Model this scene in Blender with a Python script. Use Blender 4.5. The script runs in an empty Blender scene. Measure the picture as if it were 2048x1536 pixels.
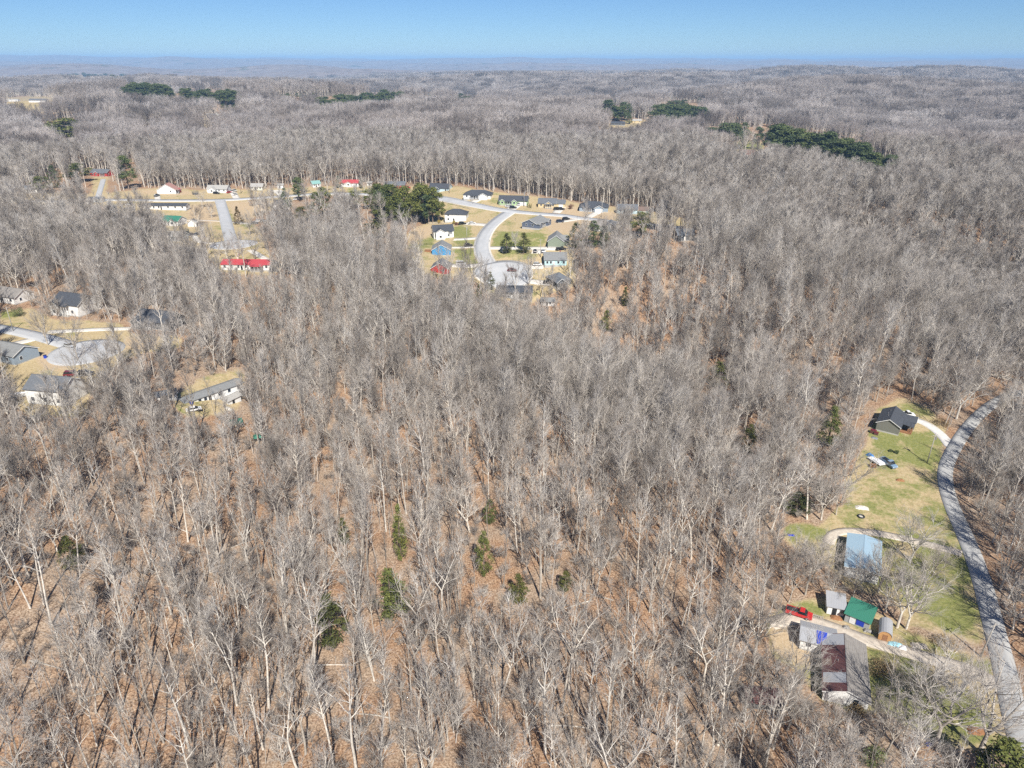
import bpy, math, random
import numpy as np
from mathutils import Vector, Matrix

scene = bpy.context.scene
col = scene.collection
R = math.radians

# ------------------------------------------------------------------ camera
CAM_H = 115.0
PITCH = R(24.6)
F_PX = 1420.0                      # focal length in pixels of the 2048 px wide photograph
cam_d = bpy.data.cameras.new("camera")
cam = bpy.data.objects.new("camera", cam_d)
col.objects.link(cam)
cam.location = (0, 0, CAM_H)
cam.rotation_euler = (R(90) - PITCH, 0, 0)
cam_d.sensor_width = 36.0
cam_d.lens = F_PX / 2048 * 36.0
cam_d.clip_start = 1.0
cam_d.clip_end = 60000.0
scene.camera = cam

# ------------------------------------------------------------------ light
SUN_ELEV, SUN_AZ = 46.0, 14.0      # the sun stands behind the camera, a little to its right
world = bpy.data.worlds.new("World")
scene.world = world
world.use_nodes = True
wn = world.node_tree
sky = wn.nodes.new("ShaderNodeTexSky")
sky.sky_type = 'NISHITA'
sky.sun_disc = False
sky.sun_elevation = R(SUN_ELEV)
# the sun's position as seen from the scene: direction (sin(14), -cos(14))
sky.sun_rotation = R(180 - SUN_AZ)
sky.altitude = 2500
sky.air_density = 1.0
sky.dust_density = 0.3
sky.ozone_density = 3.0
tint = wn.nodes.new("ShaderNodeMix"); tint.data_type = 'RGBA'; tint.blend_type = 'MULTIPLY'
tint.inputs[0].default_value = 1.0; tint.inputs[7].default_value = (.68, .91, 1.2, 1)
wn.links.new(sky.outputs[0], tint.inputs[6])
wn.links.new(tint.outputs[2], wn.nodes["Background"].inputs[0])
wn.nodes["Background"].inputs[1].default_value = 0.052
sun_d = bpy.data.lights.new("sun", 'SUN')
sun_d.energy = 5.0
sun_d.angle = R(0.5)
sun_d.color = (1.0, 0.95, 0.87)
sun = bpy.data.objects.new("sun", sun_d)
col.objects.link(sun)
sdir = Vector((math.sin(R(SUN_AZ)) * math.cos(R(SUN_ELEV)), -math.cos(R(SUN_AZ)) * math.cos(R(SUN_ELEV)), math.sin(R(SUN_ELEV))))
sun.rotation_euler = sdir.to_track_quat('Z', 'Y').to_euler()
sun.location = sdir * 300

scene.view_settings.view_transform = 'Standard'
scene.view_settings.look = 'None'
scene.view_settings.gamma = 1.0
scene.view_settings.exposure = 0.60
scene.cycles.max_bounces = 4
scene.cycles.diffuse_bounces = 2
scene.cycles.glossy_bounces = 2
scene.cycles.transmission_bounces = 2
scene.cycles.transparent_max_bounces = 4
scene.cycles.volume_bounces = 0
scene.cycles.use_denoising = False

# ------------------------------------------------------------------ terrain
def S(t):
    t = np.clip(t, 0, 1)
    return t * t * (3 - 2 * t)

def terrain(x, y):
    x = np.asarray(x, float); y = np.asarray(y, float)
    d = np.hypot(x, y)
    far = S((y - 230) / 170)
    up = 22 * far
    up = up + 19 * S((-x - 55) / 80) * (1 - far)
    up = up - 9 * np.exp(-((x - 40) / 55) ** 2 - ((y - 290) / 60) ** 2)
    # hollow of the country road running off to the right
    s = (x - 128) * 0.72 - (y - 215) * 0.69
    l = (x - 128) * 0.69 + (y - 215) * 0.72
    up = up * (1 - 0.95 * np.exp(-(s / 90) ** 2) * S((l + 130) / 200) * (1 - 0.8 * S((l - 120) / 260)))
    up = up + 10 * S((s - 20) / 90) * (1 - S((d - 320) / 200))          # bank right of the road
    up = up - 14 * np.exp(-((x - 340) / 110) ** 2 - ((y - 560) / 90) ** 2)
    up = up + 10 * np.exp(-((x - 310) / 150) ** 2 - ((y - 745) / 75) ** 2)
    sd = x * .75 + y * .66                                              # wooded ridges and ravines running aslant
    lots = np.exp(-((x - 45) / 120) ** 2 - ((y - 450) / 95) ** 2)
    up = up + 12 * np.cos((sd - 154) / 180 * 2 * np.pi) * S((d - 150) / 120) * S((x + 110) / 90) * (1 - lots) * (1 - S((d - 520) / 250)) * (1 - np.exp(-(np.maximum(-s, 0) / 70) ** 2) * (1 - S((l - 60) / 150)))
    k = S((d - 90) / 500)
    up = up + k * (2.2 * np.sin(x / 61 + 1.3) * np.cos(y / 83 + .4) + 2.5 * np.sin(x / 137 - y / 171 + 2))
    k2 = S((d - 620) / 900)
    up = up + k2 * (13 * np.sin(x / 310 + y / 520 + .7) + 12 * np.sin(y / 260 - x / 700 + 1.9) + 8 * np.sin(x / 170 - y / 205))
    k3 = S((d - 2200) / 3500)
    up = up + k3 * (30 * np.sin(x / 1450 + y / 900 + 2.1) + 27 * np.sin(y / 1150 - x / 2100) + 15 * np.sin(x / 520 + y / 730 + .5)) - 30 * k3
    k4 = S((d - 9000) / 9000)
    up = up + k4 * (78 + 62 * S((-x / np.maximum(d, 1)) * 1.1 + .05) + 14 * np.sin(x / 1900 + 1) + 9 * np.sin(x / 800 + 2))
    return up

CP, SP = math.cos(PITCH), math.sin(PITCH)
_ts = np.geomspace(60, 40000, 1500)
def at(px, py):
    """ground point seen at a pixel of the photograph"""
    a = (px - 1024) / F_PX; b = -(py - 768) / F_PX
    d = np.array([a, CP + b * SP, -SP + b * CP])
    P = _ts[:, None] * d + np.array([0, 0, CAM_H])
    g = P[:, 2] - terrain(P[:, 0], P[:, 1])
    k = int(np.argmax(g < 0))
    lo, hi = _ts[k - 1], _ts[k]
    for _ in range(30):
        m = (lo + hi) / 2
        q = d * m
        if CAM_H + q[2] - terrain(q[0], q[1]) > 0: lo = m
        else: hi = m
    q = d * hi
    return float(q[0]), float(q[1]), float(terrain(q[0], q[1]))

def project(x, y, z):
    z = np.asarray(z) - CAM_H
    d = y * CP - z * SP
    u = y * SP + z * CP
    d = np.where(d < 1, 1, d)
    return 1024 + F_PX * x / d, 768 - F_PX * u / d, F_PX / d

def inside(poly, px, py):
    px = np.asarray(px, float); py = np.asarray(py, float)
    c = np.zeros(px.shape, bool)
    n = len(poly)
    for i in range(n):
        x0, y0 = poly[i]; x1, y1 = poly[(i + 1) % n]
        if y0 == y1: continue
        m = ((y0 > py) != (y1 > py)) & (px < (x1 - x0) * (py - y0) / (y1 - y0) + x0)
        c ^= m
    return c

# ------------------------------------------------------------------ generic helpers
def tag(o, label=None, cat=None, group=None, kind=None):
    if label: o["label"] = label
    if cat: o["category"] = cat
    if group: o["group"] = group
    if kind: o["kind"] = kind
    return o

def link(name, data, parent=None):
    o = bpy.data.objects.new(name, data)
    col.objects.link(o)
    if parent is not None: o.parent = parent
    return o

def mesh_np(name, verts, faces_quads=None, faces_tris=None, mats=(), mat_idx=None, smooth=False):
    me = bpy.data.meshes.new(name)
    verts = np.asarray(verts, np.float32)
    loops = []; starts = []; n = 0
    if faces_quads is not None and len(faces_quads):
        q = np.asarray(faces_quads, np.int32); loops.append(q.ravel()); starts.append(np.arange(len(q)) * 4); n = q.size
    if faces_tris is not None and len(faces_tris):
        t = np.asarray(faces_tris, np.int32); loops.append(t.ravel()); starts.append(n + np.arange(len(t)) * 3)
    loops = np.concatenate(loops); starts = np.concatenate(starts).astype(np.int32)
    me.vertices.add(len(verts)); me.vertices.foreach_set("co", verts.ravel())
    me.loops.add(len(loops)); me.loops.foreach_set("vertex_index", loops)
    me.polygons.add(len(starts)); me.polygons.foreach_set("loop_start", starts)
    for m in mats: me.materials.append(m)
    if mat_idx is not None: me.polygons.foreach_set("material_index", np.asarray(mat_idx, np.int32))
    if smooth: me.polygons.foreach_set("use_smooth", np.ones(len(starts), bool))
    me.update(calc_edges=True)
    return me

# ------------------------------------------------------------------ materials
def new_mat(name):
    m = bpy.data.materials.new(name); m.use_nodes = True
    nt = m.node_tree
    return m, nt, nt.nodes["Principled BSDF"]

def noise(nt, scale, detail=4, rough=.6, vec=None, dim='3D'):
    n = nt.nodes.new("ShaderNodeTexNoise"); n.inputs["Scale"].default_value = scale
    n.inputs["Detail"].default_value = detail; n.inputs["Roughness"].default_value = rough
    if vec is not None: nt.links.new(vec, n.inputs["Vector"])
    return n.outputs[0]

def ramp(nt, fac, stops, interp='LINEAR'):
    r = nt.nodes.new("ShaderNodeValToRGB"); e = r.color_ramp.elements
    r.color_ramp.interpolation = interp
    while len(e) < len(stops): e.new(.5)
    for el, (p, c) in zip(e, stops):
        el.position = p; el.color = (*c, 1) if len(c) == 3 else c
    nt.links.new(fac, r.inputs[0])
    return r.outputs[0]

def mixc(nt, fac, a, b, mode='MIX'):
    m = nt.nodes.new("ShaderNodeMix"); m.data_type = 'RGBA'; m.blend_type = mode
    for s, v in ((0, fac), (6, a), (7, b)):
        if isinstance(v, (int, float)): m.inputs[s].default_value = v
        elif isinstance(v, tuple): m.inputs[s].default_value = (*v, 1)
        else: nt.links.new(v, m.inputs[s])
    return m.outputs[2]

def mathn(nt, op, a, b=0.0):
    m = nt.nodes.new("ShaderNodeMath"); m.operation = op
    for s, v in ((0, a), (1, b)):
        if isinstance(v, (int, float)): m.inputs[s].default_value = v
        else: nt.links.new(v, m.inputs[s])
    return m.outputs[0]

def coord(nt, which="Object"):
    return nt.nodes.new("ShaderNodeTexCoord").outputs[which]

def geo_pos(nt):
    return nt.nodes.new("ShaderNodeNewGeometry").outputs["Position"]

def bark_mat(name, c0, c1, c2, scale=1.2):
    m, nt, b = new_mat(name)
    rnd = nt.nodes.new("ShaderNodeObjectInfo").outputs["Random"]
    f = noise(nt, scale, 3, .7, geo_pos(nt))
    base = ramp(nt, f, [(.3, c0), (.55, c1), (.75, c2)])
    tone = ramp(nt, rnd, [(0, (.45, .42, .40)), (.3, (.80, .77, .74)), (.55, (1.0, .97, .94)), (.8, (1.08, 1.08, 1.08)), (1, (1.25, 1.22, 1.18))])
    nt.links.new(mixc(nt, 1.0, base, tone, 'MULTIPLY'), b.inputs["Base Color"])
    b.inputs["Roughness"].default_value = .9
    b.inputs["Specular IOR Level"].default_value = .15
    return m

M = {}
M['bark'] = bark_mat("grey_bark", (.36, .335, .295), (.56, .525, .47), (.71, .67, .605))
M['twig'] = bark_mat("twig_bark", (.31, .285, .26), (.455, .425, .39), (.60, .57, .53), .25)
M['twig_far'] = bark_mat("far_twig_bark", (.29, .26, .245), (.42, .385, .365), (.54, .505, .485), .010)

def leaf_mat(name, c0, c1, c2, bscale=.8):
    m, nt, b = new_mat(name)
    rnd = nt.nodes.new("ShaderNodeObjectInfo").outputs["Random"]
    f = noise(nt, bscale, 3, .7, geo_pos(nt))
    base = ramp(nt, f, [(.3, c0), (.5, c1), (.72, c2)])
    tone = ramp(nt, rnd, [(0, (.75, .8, .8)), (1, (1.2, 1.15, 1.0))])
    nt.links.new(mixc(nt, 1.0, base, tone, 'MULTIPLY'), b.inputs["Base Color"])
    b.inputs["Roughness"].default_value = .75
    b.inputs["Specular IOR Level"].default_value = .2
    return m
M['pine'] = leaf_mat("pine_needles", (.052, .074, .034), (.095, .125, .052), (.165, .19, .08), .5)
M['cedar'] = leaf_mat("cedar_foliage", (.042, .052, .020), (.085, .092, .028), (.14, .135, .04))
M['green'] = leaf_mat("bright_foliage", (.065, .085, .026), (.13, .145, .042), (.21, .215, .065))
M['redleaf'] = leaf_mat("dry_oak_leaves", (.12, .06, .045), (.22, .11, .08), (.30, .17, .12))
M['yellow'] = leaf_mat("yellow_bloom", (.30, .20, .04), (.45, .33, .08), (.55, .42, .14))
M['brush'] = leaf_mat("dry_brush", (.16, .11, .06), (.26, .19, .11), (.36, .28, .17))
# ------------------------------------------------------------------ tree builders
class Tubes:
    """collects tapering polylines and turns them into one mesh of tubes"""
    def __init__(s): s.v = []; s.q = []; s.n = 0
    def add(s, pts, rad, sides):
        # pts (N,K,3) a batch of polylines, rad (N,K)
        pts = np.asarray(pts, float); rad = np.asarray(rad, float)
        if pts.ndim == 2: pts = pts[None]; rad = rad[None]
        N, K, _ = pts.shape
        if N == 0: return
        d = np.empty_like(pts)
        d[:, :-1] = pts[:, 1:] - pts[:, :-1]; d[:, -1] = d[:, -2]
        if K > 2: d[:, 1:-1] = pts[:, 2:] - pts[:, :-2]
        d /= np.linalg.norm(d, axis=2, keepdims=True) + 1e-9
        ref = np.where(np.abs(d[:, :1, 2:3]) > .8, np.array([1., 0, 0]), np.array([0, 0, 1.]))
        u = np.cross(d, np.broadcast_to(ref, d.shape)); u /= np.linalg.norm(u, axis=2, keepdims=True) + 1e-9
        w = np.cross(d, u)
        a = np.arange(sides) * 2 * np.pi / sides
        ring = pts[:, :, None] + rad[:, :, None, None] * (u[:, :, None] * np.cos(a)[:, None] + w[:, :, None] * np.sin(a)[:, None])
        idx = np.arange(N * K * sides).reshape(N, K, sides) + s.n
        A = idx[:, :-1]; B = idx[:, 1:]
        q = np.stack([A, np.roll(A, -1, 2), np.roll(B, -1, 2), B], -1).reshape(-1, 4)
        s.v.append(ring.reshape(-1, 3)); s.q.append(q); s.n += N * K * sides
    def get(s): return np.concatenate(s.v), np.concatenate(s.q)

def along(pts, rad, t):
    """points, directions and radii at parameters t (N,M) of polylines (N,K,3)"""
    N, K, _ = pts.shape
    f = np.clip(t, 0, .9999) * (K - 1); i = f.astype(int); f = f - i
    r = np.arange(N)[:, None]
    p = pts[r, i] * (1 - f)[..., None] + pts[r, i + 1] * f[..., None]
    d = pts[r, i + 1] - pts[r, i]; d /= np.linalg.norm(d, axis=2, keepdims=True) + 1e-9
    q = rad[r, i] * (1 - f) + rad[r, i + 1] * f
    return p, d, q

def grow(rng, pts, rad, m, t0, t1, ang, length, K, rfac, lift, rend, wob=.12):
    """m children on every polyline"""
    N = len(pts)
    t = t0 + (t1 - t0) * (np.arange(m) + rng.random((N, m))) / m
    p, d, q = along(pts, rad, t)
    rv = rng.normal(size=d.shape); side = rv - (rv * d).sum(2, keepdims=True) * d
    side /= np.linalg.norm(side, axis=2, keepdims=True) + 1e-9
    a = ang * (.75 + .5 * rng.random((N, m)))
    dr = d * np.cos(a)[..., None] + side * np.sin(a)[..., None]
    dr[..., 2] += lift; dr /= np.linalg.norm(dr, axis=2, keepdims=True)
    L = length * (.6 + .7 * rng.random((N, m)))
    if callable(getattr(length, '__call__', None)): pass
    dr = dr.reshape(-1, 3); p = p.reshape(-1, 3); q = q.reshape(-1); L = np.broadcast_to(L, (N, m)).reshape(-1)
    out = np.empty((N * m, K, 3)); out[:, 0] = p
    st = L / (K - 1); cd = dr.copy()
    for k in range(1, K):
        out[:, k] = out[:, k - 1] + cd * st[:, None]
        cd = cd + rng.normal(size=cd.shape) * wob; cd[:, 2] += lift * .25
        cd /= np.linalg.norm(cd, axis=1, keepdims=True)
    r0 = np.maximum(q * rfac, rend)
    rr = r0[:, None] * (1 - np.linspace(0, 1, K)) + rend * np.linspace(0, 1, K)
    return out, rr

def bare_tree(seed, H=23, base=.42, limb=5.0, n=22, r0=.24, sec=5, tw=4, twr=.019, elev=1.0, forks=1, detail=1.0, wob=.10, tlen=1.5, top=.75):
    """leafless tree: returns (trunk tubes, twig tubes)"""
    rng = np.random.default_rng(seed)
    T, C = Tubes(), Tubes()
    K = 11
    r0 = r0 * 1.2
    def spine(p0, dirv, L, ra, rb, w):
        p = np.empty((1, K, 3)); p[0, 0] = p0; d = np.array(dirv, float)
        for k in range(1, K):
            d = d + rng.normal(size=3) * w; d[2] = abs(d[2]) + .05; d /= np.linalg.norm(d)
            p[0, k] = p[0, k - 1] + d * L / (K - 1)
        return p, (np.linspace(1, 0, K) ** .8 * (ra - rb) + rb)[None]
    fk = base * .85 if forks > 1 else 1.0
    if forks == 1:
        p, r = spine((0, 0, -.4), (rng.normal() * .03, rng.normal() * .03, 1), H, r0, .03, .02)
        r[0, 0] *= 1.25
        T.add(p, r, 6)
        stems = [(p, r, base, H)]
    else:
        p, r = spine((0, 0, -.4), (rng.normal() * .03, rng.normal() * .03, 1), H * fk + .4, r0, r0 * .72, .02)
        T.add(p, r, 6)
        stems = []
        a0 = rng.random() * 6.28
        for f in range(forks):
            a = a0 + f * 2 * math.pi / forks + rng.normal() * .3
            sp = .28 + .3 * rng.random()
            ps, rs = spine(p[0, -1] - [0, 0, .2], (math.cos(a) * sp, math.sin(a) * sp, 1), H * (1 - fk) * (.85 + .25 * rng.random()), r0 * .62, .03, .045)
            T.add(ps, rs, 5)
            stems.append((ps, rs, .05, H * (1 - fk)))
    allimbs = []
    for ps, rs, b, L in stems:
        m = max(4, int(n / len(stems)))
        t = b + (1 - b) * ((np.arange(m) + rng.random(m)) / m)
        pp, dd, qq = along(ps, rs, t[None])
        pp, dd, qq = pp[0], dd[0], qq[0]
        az = np.arange(m) * 2.4 + rng.random() * 6 + rng.normal(size=m) * .4
        u = (t - b) / (1 - b)
        shape = (1 - .62 * u) * (.8 + .2 * np.minimum(1, u * 5))
        LL = 1.45 * limb * shape * (.6 + .65 * rng.random(m))
        e = np.minimum(1.38, elev * (.70 + .30 * u + .30 * rng.random(m)))
        dr = np.stack([np.cos(az) * np.cos(e), np.sin(az) * np.cos(e), np.sin(e)], 1)
        KK = 6
        out = np.empty((m, KK, 3)); out[:, 0] = pp; cd = dr
        for k in range(1, KK):
            out[:, k] = out[:, k - 1] + cd * (LL / (KK - 1))[:, None]
            cd = cd + rng.normal(size=cd.shape) * wob * 1.3; cd[:, 2] += .07
            cd = cd / np.linalg.norm(cd, axis=1, keepdims=True)
        ra = np.clip(qq * .66, .055, .17)
        rr = ra[:, None] * (1 - np.linspace(0, 1, KK) ** .9) + .022
        T.add(out, rr, 4)
        allimbs.append((out, rr))
    L1 = np.concatenate([a for a, _ in allimbs]); R1 = np.concatenate([b for _, b in allimbs])
    s1 = int(sec * detail)
    P2, R2 = grow(rng, L1, R1, s1, .2, 1, .52, limb * .55, 4, .62, .09, twr * 1.1, wob)
    C.add(P2, R2, 3)
    # the leaders' own tips carry side shoots too
    P3, R3 = grow(rng, P2, R2, int(tw * detail), .1, 1, .45, tlen * 1.1, 3, .8, .09, twr * .7, wob * 1.2)
    C.add(P3, R3, 3)
    P4, R4 = grow(rng, L1, R1, int(3 * detail) + 1, .3, 1, .5, tlen * 1.2, 3, .5, .09, twr * .8, wob)
    C.add(P4, R4, 3)
    return T, C

PROTO = bpy.data.collections.new("woodland_prototypes")      # read by the woodland's nodes only

def tree_meshes(name, T, C, mt, mc):
    tv, tq = T.get(); cv, cq = C.get()
    return (mesh_np(name + "_trunk", tv, tq, mats=[mt], smooth=True), mesh_np(name + "_crown", cv, cq, mats=[mc], smooth=True))

def joined(name, T, C, mt, mc):
    tv, tq = T.get(); cv, cq = C.get()
    v = np.concatenate([tv, cv]); q = np.concatenate([tq, cq + len(tv)])
    mi = np.concatenate([np.zeros(len(tq), int), np.ones(len(cq), int)])
    return mesh_np(name, v, q, mats=[mt, mc], mat_idx=mi, smooth=True)

near_kinds = []      # the first NSPARSE are slender with open crowns, the rest have fuller crowns
NSPARSE = 8
NEAR = [
    dict(H=24, base=.50, limb=4.2, n=14, sec=4, tw=2, r0=.22), dict(H=26, base=.55, limb=4.0, n=13, sec=4, tw=2, r0=.24), dict(H=22, base=.45, limb=3.4, n=14, sec=4, tw=2, r0=.17), dict(H=25, base=.52, limb=4.8, n=14, forks=2, sec=4, tw=2, r0=.24),
    dict(H=21, base=.45, limb=3.0, n=13, sec=4, tw=2, r0=.15, elev=1.08), dict(H=27, base=.52, limb=4.4, n=14, sec=4, tw=2, r0=.25), dict(H=24, base=.38, limb=3.6, n=16, sec=4, tw=2, r0=.19, elev=1.1), dict(H=20, base=.60, limb=2.6, n=10, sec=4, tw=2, r0=.14, elev=1.05),
    dict(H=23, base=.45, limb=5.2, n=22, forks=3, r0=.25, sec=5, tw=5), dict(H=20, base=.38, limb=5.2, n=20, forks=2, r0=.22, elev=.9, sec=5, tw=5), dict(H=22, base=.38, limb=5.4, n=24, forks=3, r0=.24, sec=6, tw=5, twr=.016), dict(H=26, base=.48, limb=5.0, n=18, r0=.25, sec=5, tw=5),
    dict(H=19, base=.28, limb=4.6, n=24, r0=.20, sec=6, tw=5, twr=.016), dict(H=24, base=.40, limb=4.6, n=22, r0=.22, sec=5, tw=5, elev=1.08),
]
for i, kw in enumerate(NEAR):
    T, C = bare_tree(100 + i, **kw)
    near_kinds.append((tree_meshes("bare_tree", T, C, M['bark'], M['twig']), joined("bare_tree", T, C, M['bark'], M['twig'])))
broad_kinds = []
for i, kw in enumerate([dict(H=17, base=.32, limb=7.5, n=20, forks=3, r0=.36, sec=8, tw=8, elev=.6, tlen=1.6, wob=.16), dict(H=15, base=.30, limb=6.5, n=20, forks=4, r0=.32, sec=8, tw=8, elev=.7, wob=.18),
                        dict(H=18, base=.36, limb=7.5, n=18, forks=2, r0=.38, sec=8, tw=8, elev=.6, wob=.16)]):
    T, C = bare_tree(300 + i, **kw)
    broad_kinds.append((tree_meshes("broad_tree", T, C, M['bark'], M['twig']), joined("broad_tree", T, C, M['bark'], M['twig'])))
sap_kinds = []
for i, kw in enumerate([dict(H=9, base=.22, limb=2.6, n=20, r0=.07, sec=5, tw=6, tlen=1.0, twr=.010), dict(H=12, base=.3, limb=2.8, n=20, r0=.09, sec=5, tw=6, tlen=1.1, twr=.010),
                        dict(H=6, base=.12, limb=2.4, n=22, forks=4, r0=.06, sec=5, tw=6, tlen=.9, twr=.010), dict(H=14, base=.35, limb=2.4, n=18, r0=.11, sec=5, tw=6, tlen=1.1, twr=.011), dict(H=15, base=.6, limb=1.6, n=9, r0=.09, sec=3, tw=2, tlen=.9), dict(H=12, base=.55, limb=1.4, n=9, r0=.075, sec=3, tw=2, tlen=.8)]):
    T, C = bare_tree(500 + i, **kw)
    sap_kinds.append(joined("sapling", T, C, M['twig'], M['twig']))
mid_kinds = []          # lighter meshes for trees more than about 350 m away
for i, kw in enumerate([dict(H=24, base=.45, limb=4.8, n=18), dict(H=26, base=.5, limb=4.4, n=17), dict(H=22, base=.42, limb=4.8, n=16, forks=3), dict(H=23, base=.5, limb=5.4, n=16, forks=2), dict(H=21, base=.38, limb=4.2, n=18)]):
    kw = dict(kw); kw.update(sec=5, tw=5, twr=.032, tlen=1.7, r0=.27)
    T, C = bare_tree(700 + i, **kw)
    mid_kinds.append((T, C, joined("mid_tree", T, C, M['bark'], M['twig'])))
# clumps of some twenty trees for the far woods
clump_kinds = []
for c in range(5):
    rng = np.random.default_rng(900 + c)
    tv, tq, cv, cq = [], [], [], []; nt_ = nc_ = 0
    for k in range(34):
        T, C = bare_tree(1000 + c * 50 + k, H=22 * (.75 + .4 * rng.random()), base=.35, limb=5.2, n=12, sec=3, tw=4, twr=.06, tlen=2.2, r0=.28)
        a, b = T.get(); e, g = C.get()
        off = np.array([(rng.random() - .5) * 40, (rng.random() - .5) * 40, 0])
        tv.append(a + off); tq.append(b + nt_); nt_ += len(a)
        cv.append(e + off); cq.append(g + nc_); nc_ += len(e)
    tv = np.concatenate(tv); cv = np.concatenate(cv)
    q = np.concatenate(tq + [x + len(tv) for x in cq])
    mi = np.concatenate([np.zeros(sum(map(len, tq)), int), np.ones(sum(map(len, cq)), int)])
    clump_kinds.append(mesh_np("far_clump", np.concatenate([tv, cv]), q, mats=[M['bark'], M['twig_far']], mat_idx=mi, smooth=True))

def scatter(name, protos, pts, rot, scl, idx, label, cat):
    """one object of kind stuff: a cloud of points with a tree on each"""
    pc = bpy.data.collections.new(name + "_kinds")
    for i, me in enumerate(protos):
        o = bpy.data.objects.new("%s_kind_%02d" % (name, i), me); pc.objects.link(o)
    me = bpy.data.meshes.new(name)
    me.vertices.add(len(pts)); me.vertices.foreach_set("co", np.asarray(pts, np.float32).ravel())
    for nm, ty, arr, key in (("rot", 'FLOAT_VECTOR', rot, "vector"), ("scl", 'FLOAT_VECTOR', scl, "vector"), ("idx", 'INT', idx, "value")):
        at_ = me.attributes.new(nm, ty, 'POINT')
        at_.data.foreach_set(key, np.asarray(arr, np.int32 if ty == 'INT' else np.float32).ravel())
    o = link(name, me)
    tag(o, label, cat, kind="stuff")
    ng = bpy.data.node_groups.new(name, 'GeometryNodeTree')
    ng.interface.new_socket("Geometry", in_out='INPUT', socket_type='NodeSocketGeometry')
    ng.interface.new_socket("Geometry", in_out='OUTPUT', socket_type='NodeSocketGeometry')
    N = ng.nodes.new; Lk = ng.links.new
    gi, go = N("NodeGroupInput"), N("NodeGroupOutput")
    ci = N("GeometryNodeCollectionInfo"); ci.inputs[0].default_value = pc
    ci.inputs["Separate Children"].default_value = True; ci.inputs["Reset Children"].default_value = True
    ip = N("GeometryNodeInstanceOnPoints"); ip.inputs["Pick Instance"].default_value = True
    def named(nm, ty):
        a = N("GeometryNodeInputNamedAttribute"); a.data_type = ty; a.inputs[0].default_value = nm; return a.outputs[0]
    Lk(gi.outputs[0], ip.inputs["Points"]); Lk(ci.outputs[0], ip.inputs["Instance"])
    Lk(named("idx", 'INT'), ip.inputs["Instance Index"]); Lk(named("rot", 'FLOAT_VECTOR'), ip.inputs["Rotation"]); Lk(named("scl", 'FLOAT_VECTOR'), ip.inputs["Scale"])
    Lk(ip.outputs[0], go.inputs[0])
    md = o.modifiers.new("scatter", 'NODES'); md.node_group = ng
    return o
# ------------------------------------------------------------------ open ground (outlines in photograph pixels, laid on the terrain)
OPEN = {
 'left_lots': [(205,394),(228,384),(310,376),(400,380),(480,378),(600,376),(596,398),(548,418),(500,440),(520,462),(545,520),(560,545),(530,552),(440,545),(425,520),(400,508),(340,492),(325,470),(315,440),(285,426),(240,424),(205,410)],
 'top_road': [(560,376),(640,374),(720,372),(830,372),(905,376),(1000,390),(1130,404),(1240,415),(1310,424),(1400,444),(1405,458),(1300,450),(1240,452),(1160,448),(1000,430),(890,405),(840,396),(700,390),(600,394)],
 'right_lots': [(850,395),(905,372),(1000,385),(1130,400),(1200,420),(1235,440),(1235,468),(1185,470),(1160,450),(1140,480),(1150,535),(1150,575),(1100,585),(1070,605),(990,600),(950,560),(900,556),(800,552),(815,505),(815,465),(850,445),(872,425)],
 'red_drive': [(185,352),(220,350),(212,385),(205,405),(185,400)],
 'row_west': [(0,392),(60,380),(200,392),(205,412),(100,412),(0,408)],
 'meadow': [(1690,960),(1720,905),(1735,880),(1742,850),(1758,812),(1800,796),(1860,812),(1890,858),(1888,900),(1882,960),(1895,1010),(1925,1070),(1955,1130),(1975,1200),(1985,1270),(1960,1292),(1900,1275),(1810,1240),(1770,1190),(1700,1180),(1650,1130),(1570,1085),(1565,1052),(1640,1046),(1690,1010)],
 'yard': [(1530,1240),(1580,1205),(1660,1190),(1780,1235),(1830,1270),(1900,1290),(1975,1310),(1990,1380),(2010,1450),(2000,1500),(1900,1500),(1760,1420),(1700,1425),(1640,1400),(1600,1350),(1540,1310)],
 'left_court': [(0,620),(60,615),(110,640),(240,645),(262,668),(360,672),(370,690),(240,720),(215,745),(180,790),(170,830),(60,835),(20,800),(20,760),(0,745)],
 'trailer_lot': [(350,800),(370,770),(480,735),(490,745),(480,815),(440,830),(380,832),(350,820)],
 'far_field_west': [(0,196),(60,192),(120,194),(128,206),(90,226),(40,228),(0,214)],
 'far_field_mid': [(395,238),(446,231),(450,258),(400,264)],
 'far_field_low': [(272,252),(335,246),(338,258),(275,264)],
 'hill_yard': [(1215,246),(1290,238),(1300,252),(1250,262),(1205,262)],
 'pine_yard': [(1440,282),(1530,284),(1530,300),(1480,304),(1440,294)],
}
GREEN = [[(818,488),(866,468),(868,490),(830,504)],[(985,470),(1000,462),(1090,468),(1092,496),(985,498)],[(982,502),(1070,502),(1090,512),(1060,516),(985,516)],[(905,478),(950,476),(948,490),(905,494)],[(905,498),(950,496),(952,526),(915,522)],
 [(872,455),(930,452),(950,470),(912,478)],[(1795,1060),(1900,1080),(1925,1100),(1925,1108),(1800,1076)],[(1845,1090),(1920,1112),(1958,1230),(1950,1262),(1890,1250),(1820,1215),(1800,1150)],[(1730,850),(1800,868),(1890,870),(1884,935),(1830,930),(1750,905)],
 [(1560,1048),(1660,1050),(1660,1076),(1575,1085)],[(1740,1325),(1830,1350),(1950,1400),(1985,1470),(1930,1500),(1800,1440),(1735,1380)],[(1680,1400),(1760,1430),(1700,1480),(1620,1470)],[(995,398),(1010,398),(1012,408),(960,406)],[(0,615),(40,620),(40,640),(0,640)],[(1480,288),(1530,288),(1525,300),(1485,300)],[(700,378),(760,380),(740,386),(690,384)],
 [(440,430),(520,425),(545,445),(490,455)]]
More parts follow.
